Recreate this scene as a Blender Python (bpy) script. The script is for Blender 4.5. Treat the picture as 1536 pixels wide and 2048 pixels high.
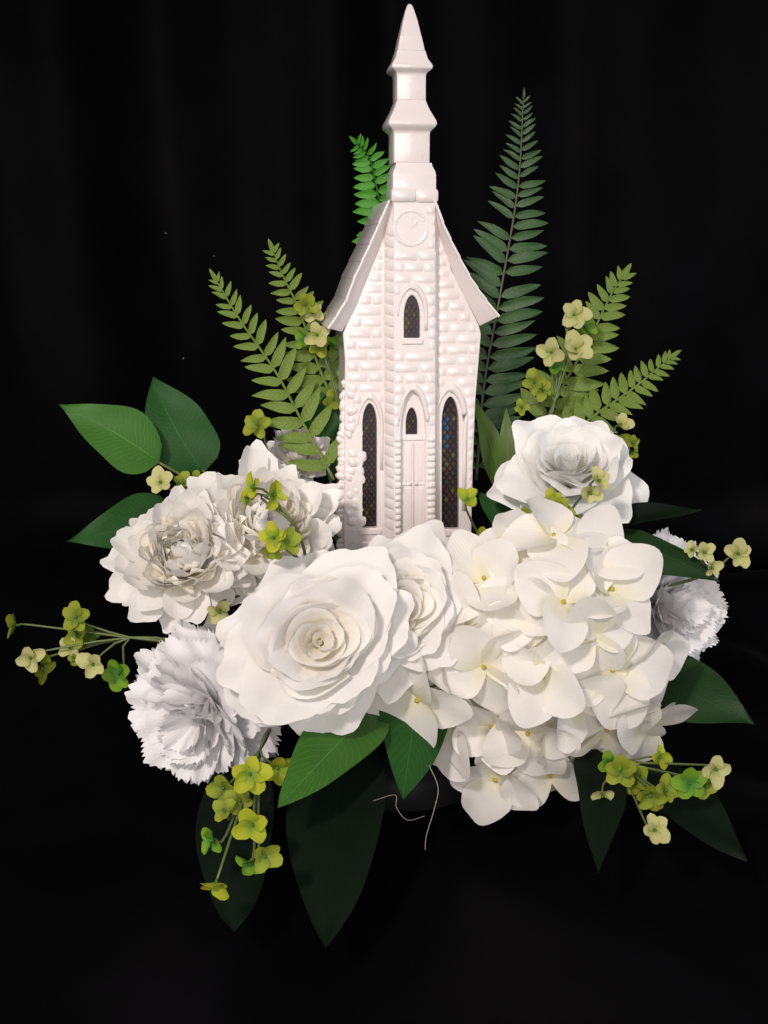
import bpy, bmesh, math, random
import numpy as np
from mathutils import Vector, Matrix

for o in list(bpy.data.objects):
    bpy.data.objects.remove(o)
random.seed(11)
R = math.radians
scene = bpy.context.scene
COL = scene.collection

# ------------------------------------------------------------------ camera
PITCH = R(13.0)
F = 1024.0 / math.tan(R(25.0))              # focal length in photo pixels (1536 x 2048)
CAM = Vector((0.0, -0.80, 0.347))
cd = bpy.data.cameras.new('camera')
cam = bpy.data.objects.new('camera', cd)
COL.objects.link(cam)
cd.sensor_fit = 'VERTICAL'
cd.angle_y = R(50.0)
cd.clip_start = 0.02
cd.clip_end = 50
cam.location = CAM
cam.rotation_euler = (R(90) - PITCH, 0, 0)
scene.camera = cam
FWD = Vector((0, math.cos(PITCH), -math.sin(PITCH)))
UP = Vector((0, math.sin(PITCH), math.cos(PITCH)))

def ray(px, py):
    return FWD + Vector((1, 0, 0)) * ((px - 768) / F) + UP * ((1024 - py) / F)

TABLE = -0.045                               # height of the cloth on the table

def at(px, py, Y):
    d = ray(px, py)
    p = CAM + d * ((Y - CAM.y) / d.y)
    if p.z < TABLE + 0.006:                          # nothing may sink into the table: rest on it instead
        p = CAM + d * ((CAM.z - TABLE - 0.006) / -d.z)
    return p

def S(px, Y):                                # metres covered by px photo pixels at depth Y
    return px * (Y - CAM.y) / F

# ------------------------------------------------------------------ light
w = bpy.data.worlds.new('World')
scene.world = w
w.use_nodes = True
w.node_tree.nodes['Background'].inputs[0].default_value = (1.0, 0.96, 0.95, 1)
w.node_tree.nodes['Background'].inputs[1].default_value = 0.24

def lamp(name, loc, target, power, size, color, spread=180):
    l = bpy.data.lights.new(name, 'AREA')
    l.shape = 'DISK'
    l.size = size
    l.energy = power
    l.color = color
    l.spread = R(spread)
    o = bpy.data.objects.new(name, l)
    COL.objects.link(o)
    o.location = loc
    o.rotation_euler = (Vector(target) - Vector(loc)).to_track_quat('-Z', 'Y').to_euler()
    return o

lamp('ceiling_lamp', (-0.42, -1.20, 0.95), (0.0, -0.08, 0.20), 2.1, 0.14, (1.0, 0.90, 0.85), 70)
lamp('fill_lamp', (0.05, -1.50, 0.40), (0, 0, 0.20), 2.7, 0.8, (1.0, 0.92, 0.875), 90)  # broad fill added near the camera to even out and brighten the flowers
lamp('window_light', (1.15, -0.35, 0.55), (0.2, -0.02, 0.15), 2.6, 0.4, (0.82, 0.89, 1.0))

vs = scene.view_settings
vs.view_transform = 'Standard'
vs.look = 'None'
vs.exposure = 0
vs.gamma = 1
scene.cycles.use_denoising = True
scene.cycles.max_bounces = 10
scene.cycles.diffuse_bounces = 6
scene.cycles.transmission_bounces = 6
scene.cycles.transparent_max_bounces = 8

# ------------------------------------------------------------------ object helpers
def link(o, parent=None):
    COL.objects.link(o)
    if parent is not None:
        o.parent = parent
    return o

def tag(o, label=None, cat=None, group=None, kind=None):
    if label: o['label'] = label
    if cat: o['category'] = cat
    if group: o['group'] = group
    if kind: o['kind'] = kind
    return o

def empty(name, loc, axis=None, roll=0.0, label=None, cat=None, group=None):
    o = bpy.data.objects.new(name, None)
    o.empty_display_size = 0.01
    COL.objects.link(o)
    m = Matrix.Translation(loc)
    if axis is not None:
        m = m @ frame(axis).to_4x4() @ Matrix.Rotation(roll, 4, 'Z')
    o.matrix_world = m
    tag(o, label, cat, group)
    return o

def frame(axis):
    """3x3 matrix whose Z is axis and whose Y is the most upward direction."""
    z = Vector(axis).normalized()
    up = Vector((0, 0, 1)) if abs(z.z) < 0.95 else Vector((0, 1, 0))
    x = up.cross(z).normalized()
    y = z.cross(x)
    return Matrix((x, y, z)).transposed()

def mesh(name, verts, faces, mats, smooth=True, uvs=None):
    me = bpy.data.meshes.new(name)
    me.from_pydata([tuple(v) for v in verts], [], faces)
    if not isinstance(mats, (list, tuple)): mats = [mats]
    for m in mats: me.materials.append(m)
    if smooth:
        me.polygons.foreach_set('use_smooth', [True] * len(me.polygons))
    if uvs is not None:
        uvl = me.uv_layers.new(name='UVMap')
        idx = np.empty(len(me.loops), dtype=np.int32)
        me.loops.foreach_get('vertex_index', idx)
        uvl.data.foreach_set('uv', np.asarray(uvs, dtype=np.float32)[idx].ravel())
    me.update()
    return me

def obj(name, me, parent=None, mw=None):
    o = bpy.data.objects.new(name, me)
    link(o, parent)
    if mw is not None: o.matrix_local = mw
    return o

def part_world(name, me, root):
    """Mesh built in world coordinates, made a child of root."""
    o = obj(name, me, root)
    o.matrix_parent_inverse = root.matrix_world.inverted()
    return o

def grid_faces(nv, nu):
    return [(j * nu + i, j * nu + i + 1, (j + 1) * nu + i + 1, (j + 1) * nu + i)
            for j in range(nv - 1) for i in range(nu - 1)]

def tube_geo(pts, r0, r1=None, n=6, verts=None, faces=None):
    verts = [] if verts is None else verts
    faces = [] if faces is None else faces
    r1 = r0 if r1 is None else r1
    pts = [Vector(p) for p in pts]
    b = len(verts)
    side = None
    for i, p in enumerate(pts):
        t = (pts[min(i + 1, len(pts) - 1)] - pts[max(i - 1, 0)]).normalized()
        if side is None:
            side = t.cross(Vector((0.3, 0.9, 0.2))).normalized()
        side = (side - t * side.dot(t)).normalized()
        up = t.cross(side)
        r = r0 + (r1 - r0) * i / (len(pts) - 1)
        for k in range(n):
            a = 2 * math.pi * k / n
            verts.append(p + side * (r * math.cos(a)) + up * (r * math.sin(a)))
    for i in range(len(pts) - 1):
        for k in range(n):
            k2 = (k + 1) % n
            faces.append((b + i * n + k, b + i * n + k2, b + (i + 1) * n + k2, b + (i + 1) * n + k))
    faces.append(tuple(b + k for k in range(n))[::-1])
    faces.append(tuple(b + (len(pts) - 1) * n + k for k in range(n)))
    return verts, faces

def tube(name, pts, r0, r1, mat, n=6):
    v, f = tube_geo(pts, r0, r1, n)
    return mesh(name, v, f, mat)

def spline(pts, n=16):
    """Catmull-Rom through the points."""
    P = [Vector(p) for p in pts]
    P = [P[0] * 2 - P[1]] + P + [P[-1] * 2 - P[-2]]
    out = []
    segs = len(P) - 3
    per = max(2, n // segs)
    for s in range(segs):
        a, b, c, d = P[s:s + 4]
        for k in range(per):
            t = k / per
            out.append(0.5 * ((2 * b) + (c - a) * t + (2 * a - 5 * b + 4 * c - d) * t * t + (3 * b - a - 3 * c + d) * t ** 3))
    out.append(P[-2].copy())
    return out

# ------------------------------------------------------------------ materials
def new_mat(name):
    m = bpy.data.materials.new(name)
    m.use_nodes = True
    nt = m.node_tree
    b = nt.nodes['Principled BSDF']
    return m, nt, b

def N(nt, t, **kw):
    n = nt.nodes.new(t)
    for k, v in kw.items(): setattr(n, k, v)
    return n

def petal_mat(name, col, base_col, base_at=0.35, rough=0.6, trans=0.35, vein=0.25, spec=0.25, weave=900):
    """Fabric petal: two-colour along its length, fine ribs, a thin cloth that lets light through."""
    m, nt, b = new_mat(name)
    L = nt.links.new
    uv = N(nt, 'ShaderNodeUVMap')
    sep = N(nt, 'ShaderNodeSeparateXYZ')
    L(uv.outputs[0], sep.inputs[0])
    mr = N(nt, 'ShaderNodeMapRange', interpolation_type='SMOOTHSTEP')
    mr.inputs['From Min'].default_value = 0.0
    mr.inputs['From Max'].default_value = base_at * 2
    L(sep.outputs[1], mr.inputs['Value'])
    noise = N(nt, 'ShaderNodeTexNoise')
    noise.inputs['Scale'].default_value = 60
    tc = N(nt, 'ShaderNodeTexCoord')
    L(tc.outputs['Object'], noise.inputs['Vector'])
    mix = N(nt, 'ShaderNodeMix', data_type='RGBA')
    mix.inputs[6].default_value = (*base_col, 1)
    mix.inputs[7].default_value = (*col, 1)
    L(mr.outputs[0], mix.inputs[0])
    # slight uneven dye
    hsv = N(nt, 'ShaderNodeHueSaturation')
    mr2 = N(nt, 'ShaderNodeMapRange')
    mr2.inputs['To Min'].default_value = 0.93
    mr2.inputs['To Max'].default_value = 1.04
    L(noise.outputs[0], mr2.inputs['Value'])
    L(mr2.outputs[0], hsv.inputs['Value'])
    L(mix.outputs[2], hsv.inputs['Color'])
    b.inputs['Roughness'].default_value = rough
    b.inputs['Specular IOR Level'].default_value = spec
    L(hsv.outputs[0], b.inputs['Base Color'])
    # pressed ribs along the petal + fabric weave
    wv = N(nt, 'ShaderNodeTexWave', wave_type='BANDS', bands_direction='X')
    wv.inputs['Scale'].default_value = 5.0
    wv.inputs['Distortion'].default_value = 6.0
    wv.inputs['Detail'].default_value = 2
    wv.inputs['Detail Scale'].default_value = 0.8
    mp = N(nt, 'ShaderNodeMapping')
    mp.inputs['Scale'].default_value = (1.0, 0.25, 1)
    L(uv.outputs[0], mp.inputs[0])
    L(mp.outputs[0], wv.inputs['Vector'])
    n2 = N(nt, 'ShaderNodeTexNoise')
    n2.inputs['Scale'].default_value = weave
    L(tc.outputs['Object'], n2.inputs['Vector'])
    add = N(nt, 'ShaderNodeMath', operation='MULTIPLY_ADD')
    add.inputs[1].default_value = 0.25
    L(n2.outputs[0], add.inputs[0])
    L(wv.outputs[0], add.inputs[2])
    bp = N(nt, 'ShaderNodeBump')
    bp.inputs['Strength'].default_value = vein
    bp.inputs['Distance'].default_value = 0.00016
    L(add.outputs[0], bp.inputs['Height'])
    L(bp.outputs[0], b.inputs['Normal'])
    tr = N(nt, 'ShaderNodeBsdfTranslucent')
    L(hsv.outputs[0], tr.inputs['Color'])
    L(bp.outputs[0], tr.inputs['Normal'])
    ms = N(nt, 'ShaderNodeMixShader')
    ms.inputs[0].default_value = trans
    L(b.outputs[0], ms.inputs[1])
    L(tr.outputs[0], ms.inputs[2])
    L(ms.outputs[0], nt.nodes['Material Output'].inputs[0])
    return m

def leaf_mat(name, col, col2, rough=0.42, trans=0.12, veins=22, vein_col=1.5, spec=0.4, tip=None):
    """Printed cloth leaf: pale midrib, slanting side veins, fine weave."""
    m, nt, b = new_mat(name)
    L = nt.links.new
    uv = N(nt, 'ShaderNodeUVMap')
    sep = N(nt, 'ShaderNodeSeparateXYZ')
    L(uv.outputs[0], sep.inputs[0])
    au = N(nt, 'ShaderNodeMath', operation='SUBTRACT'); au.inputs[1].default_value = 0.5
    L(sep.outputs[0], au.inputs[0])
    ab = N(nt, 'ShaderNodeMath', operation='ABSOLUTE')
    L(au.outputs[0], ab.inputs[0])
    # slanting veins: sin((v - 0.5*|u|) * k)
    sl = N(nt, 'ShaderNodeMath', operation='MULTIPLY_ADD'); sl.inputs[1].default_value = -0.38
    L(ab.outputs[0], sl.inputs[0]); L(sep.outputs[1], sl.inputs[2])
    nz = N(nt, 'ShaderNodeTexNoise'); nz.inputs['Scale'].default_value = 4
    L(uv.outputs[0], nz.inputs['Vector'])
    sl2 = N(nt, 'ShaderNodeMath', operation='MULTIPLY_ADD'); sl2.inputs[1].default_value = 0.09
    L(nz.outputs[0], sl2.inputs[0]); L(sl.outputs[0], sl2.inputs[2])
    k = N(nt, 'ShaderNodeMath', operation='MULTIPLY'); k.inputs[1].default_value = veins * 2 * math.pi
    L(sl2.outputs[0], k.inputs[0])
    sn = N(nt, 'ShaderNodeMath', operation='SINE'); L(k.outputs[0], sn.inputs[0])
    vr = N(nt, 'ShaderNodeMapRange'); vr.inputs['From Min'].default_value = 0.75; vr.inputs['From Max'].default_value = 1.0
    L(sn.outputs[0], vr.inputs['Value'])
    rib = N(nt, 'ShaderNodeMapRange'); rib.inputs['From Min'].default_value = 0.012; rib.inputs['From Max'].default_value = 0.004
    L(ab.outputs[0], rib.inputs['Value'])
    mx = N(nt, 'ShaderNodeMath', operation='MAXIMUM')
    vs_ = N(nt, 'ShaderNodeMath', operation='MULTIPLY'); vs_.inputs[1].default_value = 0.32
    L(vr.outputs[0], vs_.inputs[0]); L(vs_.outputs[0], mx.inputs[0]); L(rib.outputs[0], mx.inputs[1])
    tc = N(nt, 'ShaderNodeTexCoord')
    n1 = N(nt, 'ShaderNodeTexNoise'); n1.inputs['Scale'].default_value = 22; n1.inputs['Detail'].default_value = 4
    L(tc.outputs['Object'], n1.inputs['Vector'])
    mr = N(nt, 'ShaderNodeMapRange'); mr.inputs['From Min'].default_value = 0.35; mr.inputs['From Max'].default_value = 0.65
    L(n1.outputs[0], mr.inputs['Value'])
    mix = N(nt, 'ShaderNodeMix', data_type='RGBA')
    mix.inputs[6].default_value = (*col, 1); mix.inputs[7].default_value = (*col2, 1)
    L(mr.outputs[0], mix.inputs[0])
    mix2 = N(nt, 'ShaderNodeMix', data_type='RGBA')
    vc = [min(1, c * vein_col + 0.012 * (vein_col > 1.2)) for c in col2]
    mix2.inputs[7].default_value = (*vc, 1)
    L(mx.outputs[0], mix2.inputs[0]); L(mix.outputs[2], mix2.inputs[6])
    colour = mix2.outputs[2]
    if tip:
        m3 = N(nt, 'ShaderNodeMix', data_type='RGBA')
        m3.inputs[7].default_value = (*tip, 1)
        t = N(nt, 'ShaderNodeMapRange'); t.inputs['From Min'].default_value = 0.6; t.inputs['From Max'].default_value = 1.0
        L(sep.outputs[1], t.inputs['Value']); L(t.outputs[0], m3.inputs[0]); L(colour, m3.inputs[6])
        colour = m3.outputs[2]
    L(colour, b.inputs['Base Color'])
    b.inputs['Roughness'].default_value = rough
    b.inputs['Specular IOR Level'].default_value = spec
    n2 = N(nt, 'ShaderNodeTexNoise'); n2.inputs['Scale'].default_value = 1400
    L(tc.outputs['Object'], n2.inputs['Vector'])
    ad = N(nt, 'ShaderNodeMath', operation='MULTIPLY_ADD'); ad.inputs[1].default_value = 0.5
    L(n2.outputs[0], ad.inputs[0]); L(mx.outputs[0], ad.inputs[2])
    bp = N(nt, 'ShaderNodeBump'); bp.inputs['Strength'].default_value = 0.45; bp.inputs['Distance'].default_value = 0.0005
    L(ad.outputs[0], bp.inputs['Height']); L(bp.outputs[0], b.inputs['Normal'])
    tr = N(nt, 'ShaderNodeBsdfTranslucent'); L(colour, tr.inputs['Color'])
    ms = N(nt, 'ShaderNodeMixShader'); ms.inputs[0].default_value = trans
    L(b.outputs[0], ms.inputs[1]); L(tr.outputs[0], ms.inputs[2])
    L(ms.outputs[0], nt.nodes['Material Output'].inputs[0])
    return m

def plain_mat(name, col, rough=0.5, spec=0.5, bump=0.0, bscale=200, coat=0.0, var=0.08, vscale=30):
    m, nt, b = new_mat(name)
    L = nt.links.new
    tc = N(nt, 'ShaderNodeTexCoord')
    n1 = N(nt, 'ShaderNodeTexNoise'); n1.inputs['Scale'].default_value = vscale; n1.inputs['Detail'].default_value = 4
    L(tc.outputs['Object'], n1.inputs['Vector'])
    mr = N(nt, 'ShaderNodeMapRange'); mr.inputs['To Min'].default_value = 1 - var; mr.inputs['To Max'].default_value = 1 + var
    L(n1.outputs[0], mr.inputs['Value'])
    hs = N(nt, 'ShaderNodeHueSaturation'); hs.inputs['Color'].default_value = (*col, 1)
    L(mr.outputs[0], hs.inputs['Value']); L(hs.outputs[0], b.inputs['Base Color'])
    b.inputs['Roughness'].default_value = rough
    b.inputs['Specular IOR Level'].default_value = spec
    b.inputs['Coat Weight'].default_value = coat
    b.inputs['Coat Roughness'].default_value = 0.045
    if bump:
        n2 = N(nt, 'ShaderNodeTexNoise'); n2.inputs['Scale'].default_value = bscale; n2.inputs['Detail'].default_value = 3
        L(tc.outputs['Object'], n2.inputs['Vector'])
        bp = N(nt, 'ShaderNodeBump'); bp.inputs['Strength'].default_value = bump; bp.inputs['Distance'].default_value = 0.001
        L(n2.outputs[0], bp.inputs['Height']); L(bp.outputs[0], b.inputs['Normal'])
    return m

CERAMIC = plain_mat('white_glaze', (0.77, 0.705, 0.69), rough=0.38, spec=0.5, bump=0.12, bscale=110, coat=0.6, var=0.02)
DARK = plain_mat('dark_glass_film', (0.012, 0.011, 0.012), rough=0.25)
PANES = {k: plain_mat('glass_' + k, c, rough=0.3, var=0.35, vscale=90) for k, c in dict(
    yellow=(0.070, 0.074, 0.026), red=(0.050, 0.018, 0.018), blue=(0.012, 0.075, 0.17), grey=(0.024, 0.031, 0.029)).items()}
PEONY = petal_mat('peony_cloth', (0.85, 0.83, 0.81), (0.85, 0.79, 0.65), 0.34, trans=0.30, vein=0.18)
MUM = petal_mat('chrysanthemum_cloth', (0.88, 0.86, 0.83), (0.86, 0.79, 0.58), 0.34, trans=0.22, vein=0.2)
PEONY_IN = petal_mat('peony_heart_cloth', (0.90, 0.875, 0.83), (0.88, 0.83, 0.70), 0.4, trans=0.32, vein=0.16)
MUM_IN = petal_mat('chrysanthemum_heart_cloth', (0.91, 0.88, 0.80), (0.90, 0.85, 0.70), 0.45, trans=0.35, vein=0.2)
HYD = petal_mat('hydrangea_cloth', (0.88, 0.855, 0.815), (0.86, 0.83, 0.62), 0.22, trans=0.32, vein=0.25)
ROSE = petal_mat('rose_cloth', (0.90, 0.895, 0.875), (0.88, 0.87, 0.77), 0.24, trans=0.2, vein=0.2)
CARN = petal_mat('carnation_cloth', (0.88, 0.87, 0.88), (0.86, 0.85, 0.84), 0.3, trans=0.18, vein=0.35)
LIME = petal_mat('lime_floret', (0.41, 0.45, 0.026), (0.18, 0.31, 0.03), 0.3, trans=0.25, vein=0.3)
PALE = petal_mat('pale_floret', (0.58, 0.57, 0.25), (0.34, 0.40, 0.10), 0.25, trans=0.25, vein=0.3)
GRN = petal_mat('green_floret', (0.17, 0.33, 0.022), (0.06, 0.22, 0.03), 0.35, trans=0.2, vein=0.3)
OLIVE = petal_mat('olive_floret', (0.28, 0.33, 0.03), (0.14, 0.22, 0.03), 0.35, trans=0.2, vein=0.3)
YEL = plain_mat('floret_eye', (0.42, 0.32, 0.02), rough=0.6)
EYE = plain_mat('green_eye', (0.05, 0.14, 0.02), rough=0.6)
STEM = plain_mat('stem_plastic', (0.11, 0.15, 0.045), rough=0.45)
STEM_D = plain_mat('dark_stem', (0.07, 0.065, 0.035), rough=0.45)
FERN_L = leaf_mat('fern_light', (0.125, 0.200, 0.030), (0.17, 0.25, 0.048), veins=7, rough=0.5, spec=0.25)
FERN_B = leaf_mat('fern_bright', (0.05, 0.28, 0.02), (0.09, 0.36, 0.03), veins=7, rough=0.4)
FERN_D = leaf_mat('fern_dark', (0.030, 0.085, 0.020), (0.045, 0.115, 0.028), veins=7, rough=0.34, spec=0.6)
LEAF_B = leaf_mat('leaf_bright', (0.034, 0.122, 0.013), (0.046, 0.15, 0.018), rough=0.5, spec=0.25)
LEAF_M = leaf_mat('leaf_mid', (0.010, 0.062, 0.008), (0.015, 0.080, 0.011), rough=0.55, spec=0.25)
LEAF_SHADED = leaf_mat('leaf_shaded', (0.0028, 0.0075, 0.0036), (0.0042, 0.0105, 0.005), rough=0.55, vein_col=1.0, spec=0.10)  # shade beneath the flowers is put into this near-black green
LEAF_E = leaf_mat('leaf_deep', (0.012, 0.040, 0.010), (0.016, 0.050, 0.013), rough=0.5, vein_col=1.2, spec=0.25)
LEAF_O = leaf_mat('leaf_olive', (0.06, 0.12, 0.015), (0.09, 0.16, 0.02), rough=0.45)
FOAM = plain_mat('floral_foam', (0.03, 0.07, 0.03), rough=0.95, bump=0.8, bscale=400)
DISH = plain_mat('dark_plastic', (0.008, 0.008, 0.009), rough=0.4)
HAIR = plain_mat('fibre', (0.30, 0.27, 0.24), rough=0.5)

def velvet():
    m, nt, b = new_mat('black_cloth')
    L = nt.links.new
    tc = N(nt, 'ShaderNodeTexCoord')
    n1 = N(nt, 'ShaderNodeTexNoise'); n1.inputs['Scale'].default_value = 9; n1.inputs['Detail'].default_value = 5
    L(tc.outputs['Object'], n1.inputs['Vector'])
    cr = N(nt, 'ShaderNodeValToRGB')
    cr.color_ramp.elements[0].color = (0.0011, 0.0010, 0.0013, 1)
    cr.color_ramp.elements[1].color = (0.0030, 0.0027, 0.0036, 1)
    cr.color_ramp.elements[0].position = 0.35; cr.color_ramp.elements[1].position = 0.7
    L(n1.outputs[0], cr.inputs[0]); L(cr.outputs[0], b.inputs['Base Color'])
    b.inputs['Roughness'].default_value = 0.55
    b.inputs['Specular IOR Level'].default_value = 0.035
    b.inputs['Sheen Weight'].default_value = 0.008
    b.inputs['Sheen Roughness'].default_value = 0.4
    n2 = N(nt, 'ShaderNodeTexNoise'); n2.inputs['Scale'].default_value = 900
    L(tc.outputs['Object'], n2.inputs['Vector'])
    bp = N(nt, 'ShaderNodeBump'); bp.inputs['Strength'].default_value = 0.3; bp.inputs['Distance'].default_value = 0.0005
    L(n2.outputs[0], bp.inputs['Height']); L(bp.outputs[0], b.inputs['Normal'])
    return m
VELVET = velvet()

# ------------------------------------------------------------------ setting: one black cloth, hung behind and laid over the table
def build_cloth():
    nx, ns = 150, 120
    xs = np.linspace(-1.6, 1.6, nx)
    rad, yb, front, top = 0.10, 0.62, -1.3, 1.5
    La = (yb - rad) - front
    Lb = rad * math.pi / 2
    Lc = top - rad
    ss = np.concatenate([np.linspace(0, La, 60), La + np.linspace(0, Lb, 14)[1:], La + Lb + np.linspace(0, Lc, 48)[1:]])
    verts = []
    for s in ss:
        for x in xs:
            if s <= La:
                y, z, ny, nz = front + s, 0.0, 0, 1
            elif s <= La + Lb:
                a = (s - La) / rad
                y, z = yb - rad + rad * math.sin(a), rad - rad * math.cos(a)
                ny, nz = -math.sin(a), math.cos(a)
            else:
                y, z, ny, nz = yb, rad + (s - La - Lb), -1, 0
            h = max(0.0, min(1.0, (s - La) / 0.5))
            fold = h * (0.018 * math.sin(x * 17 + 0.8 * math.sin(x * 5 + z * 1.5)) + 0.010 * math.sin(x * 41 + z * 2.0 + math.sin(x * 9)))
            # soft rucks in the cloth to the right of the arrangement
            d = (1 - h)
            rk = 0.0
            if x > 0.2:
                q = (x - 0.2)
                rk = d * min(1, q / 0.15) * (0.020 * math.sin((y + 0.55 * x) * 19 + 0.7) + 0.009 * math.sin((y * 0.6 - x) * 31 + 1))
            rk += d * 0.0025 * math.sin(x * 13 + 2 * math.sin(y * 7)) * math.sin(y * 11 + x * 3)
            amt = fold + rk + d * 0.0
            verts.append((x, y + ny * amt, TABLE + z + nz * amt))
    me = mesh('backdrop', verts, grid_faces(len(ss), nx), VELVET)
    o = obj('backdrop', me)
    tag(o, 'black cloth backdrop hung behind and spread over the table', None, None, 'structure')
build_cloth()

# ------------------------------------------------------------------ dish and foam
def lathe(name, prof, mat, n=48, sx=1, sy=1):
    verts, faces = [], []
    for r, z in prof:
        for k in range(n):
            a = 2 * math.pi * k / n
            verts.append((r * sx * math.cos(a), r * sy * math.sin(a), z))
    for j in range(len(prof) - 1):
        for k in range(n):
            k2 = (k + 1) % n
            faces.append((j * n + k, j * n + k2, (j + 1) * n + k2, (j + 1) * n + k))
    return mesh(name, verts, faces, mat)

dish = obj('flower_dish', lathe('flower_dish', [(0.0, 0.004), (0.055, 0.004), (0.06, 0.008), (0.052, 0.022), (0.06, 0.045), (0.088, 0.085), (0.101, 0.097), (0.101, 0.100), (0.096, 0.099), (0.078, 0.060), (0.0, 0.055)], DISH))
dish.location = (0.015, -0.03, TABLE + 0.003)
tag(dish, 'black footed dish almost hidden under the flowers', 'dish')
foam = obj('floral_foam', lathe('floral_foam', [(0.0, 0.016), (0.050, 0.016), (0.072, 0.043), (0.084, 0.060), (0.084, 0.088), (0.07, 0.098), (0.0, 0.1)], FOAM))
foam.location = (0.015, -0.03, 0)
tag(foam, 'dark green floral foam holding the stems under the church', 'foam')

# ------------------------------------------------------------------ the ceramic church
CH_A = R(8.0)
CH_O = at(826, 1160, 0.0); CH_O.z = 0.099
church = bpy.data.objects.new('ceramic_church', None)
COL.objects.link(church)
church.location = CH_O
church.rotation_euler = (0, 0, CH_A)
tag(church, 'white glazed ceramic church with tall spire and stained glass windows', 'church')
CM = Matrix.Translation(CH_O) @ Matrix.Rotation(CH_A, 4, 'Z')
CI = CM.inverted()
CAML = CI @ CAM

def P(px, py, yl):
    """Church-local x, z of the photo point when it lies on the local plane y = yl."""
    d = CI.to_3x3() @ ray(px, py)
    t = (yl - CAML.y) / d.y
    p = CAML + d * t
    return (p.x, p.z)

def poly(pts, yl):
    return [P(a, b, yl) for a, b in pts]

U = S(1, 0.0)                                # one photo pixel at the church

def plate(name, outer, holes, yf, yb, mat=None, bevel=0.0007, parent=church):
    bm = bmesh.new()
    edges = []
    for loop in [outer] + holes:
        vs_ = [bm.verts.new((x, yf, z)) for x, z in loop]
        for i in range(len(vs_)):
            edges.append(bm.edges.new((vs_[i], vs_[(i + 1) % len(vs_)])))
    bmesh.ops.triangle_fill(bm, use_beauty=True, use_dissolve=False, edges=edges)
    if holes:
        # triangle_fill may also fill the openings: drop those faces
        kill = []
        for f in bm.faces:
            c = f.calc_center_median()
            if any(inside((c.x, c.z), h) for h in holes): kill.append(f)
        bmesh.ops.delete(bm, geom=kill, context='FACES_ONLY')
    r = bmesh.ops.extrude_face_region(bm, geom=list(bm.faces))
    for v in r['geom']:
        if isinstance(v, bmesh.types.BMVert): v.co.y = yb
    bmesh.ops.recalc_face_normals(bm, faces=bm.faces)
    me = bpy.data.meshes.new(name)
    bm.to_mesh(me); bm.free()
    me.materials.append(mat or CERAMIC)
    o = obj(name, me, parent)
    if bevel:
        md = o.modifiers.new('soft', 'BEVEL'); md.width = bevel; md.segments = 2; md.limit_method = 'ANGLE'; md.angle_limit = R(35)
        md.harden_normals = False
    return o

def inside(p, pl):
    x, z = p; c = False
    n = len(pl); j = n - 1
    for i in range(n):
        xi, zi = pl[i]; xj, zj = pl[j]
        if (zi > z) != (zj > z) and x < (xj - xi) * (z - zi) / (zj - zi) + xi: c = not c
        j = i
    return c

def arch(xl, xr, yspring, ytop, ybot, grow=0, n=7, bot=True):
    """Pointed-arch outline in photo pixels."""
    xl -= grow; xr += grow; ytop -= grow * 1.5; ybot += grow if bot else 0
    xc = (xl + xr) / 2
    pts = [(xl, ybot), (xl, yspring)]
    for i in range(1, n + 1):
        t = i / n
        pts.append((xl + (xc - xl) * (1 - math.cos(t * math.pi / 2 * 0.92)) / (1 - math.cos(math.pi / 2 * 0.92)),
                    yspring + (ytop - yspring) * (math.sin(t * math.pi / 2 * 0.92) / math.sin(math.pi / 2 * 0.92))))
    right = [(2 * xc - a, b) for a, b in pts[:-1]][::-1]
    return pts + right

YT = -0.0095                                   # tower front plane; wings lie on local y = 0
W_L = dict(xl=725, xr=754, yspring=850, ytop=806, ybot=1056)
W_R = dict(xl=884, xr=918, yspring=845, ytop=793, ybot=1058)
W_T = dict(xl=808, xr=840, yspring=632, ytop=590, ybot=676)
W_D = dict(xl=812, xr=835, yspring=848, ytop=815, ybot=869)
DOOR = dict(xl=802, xr=851, yspring=860, ytop=782, ybot=1172)

def winwall(outer, holes):
    return [poly(h, 0.0) for h in holes]

wall_out = poly([(687, 1182), (690, 720), (686, 668), (708, 610), (733, 545), (768, 440), (790, 405), (868, 405), (884, 470), (903, 540), (929, 592), (958, 650), (962, 668), (951, 800), (946, 930), (940, 1182)], 0.0)
plate('front_wall', wall_out, [poly(arch(**W_L), 0), poly(arch(**W_R), 0)], 0.0, 0.006)
body_out = poly([(689, 1180), (692, 720), (688, 668), (710, 612), (735, 547), (770, 442), (790, 412), (866, 412), (882, 472), (901, 542), (927, 594), (956, 652), (959, 668), (949, 800), (944, 930), (938, 1180)], 0.0)
plate('church_body', body_out, [], 0.0105, 0.064)
# the tower: front plate with the small window and the door opening, two canted sides
tw = poly([(787, 1182), (787, 404), (871, 404), (871, 1182)], YT)
plate('tower_front', tw, [poly(arch(**W_T), YT), poly(arch(**DOOR), YT)], YT, YT + 0.0040)
xl0 = tw[0][0]; xr0 = tw[2][0]; ztop = tw[1][1]; zbot = tw[0][1]
xlb = P(767, 800, 0)[0]; xrb = P(874, 800, 0)[0]
def box_poly(name, quad, z0, z1, mat=CERAMIC, parent=church, bevel=0.0007):
    """Prism over a plan polygon (local x, y)."""
    n = len(quad)
    v = [(x, y, z0) for x, y in quad] + [(x, y, z1) for x, y in quad]
    f = [tuple(range(n))[::-1], tuple(range(n, 2 * n))] + [(i, (i + 1) % n, n + (i + 1) % n, n + i) for i in range(n)]
    me = mesh(name, v, f, mat, smooth=False)
    o = obj(name, me, parent)
    md = o.modifiers.new('soft', 'BEVEL'); md.width = bevel; md.segments = 2
    return o
box_poly('tower_side', [(xl0 + 0.0006, YT + 0.0012), (xl0 + 0.006, YT + 0.0056), (xlb + 0.006, -0.0004), (xlb, -0.0004)], zbot, ztop - 0.0012)
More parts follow.
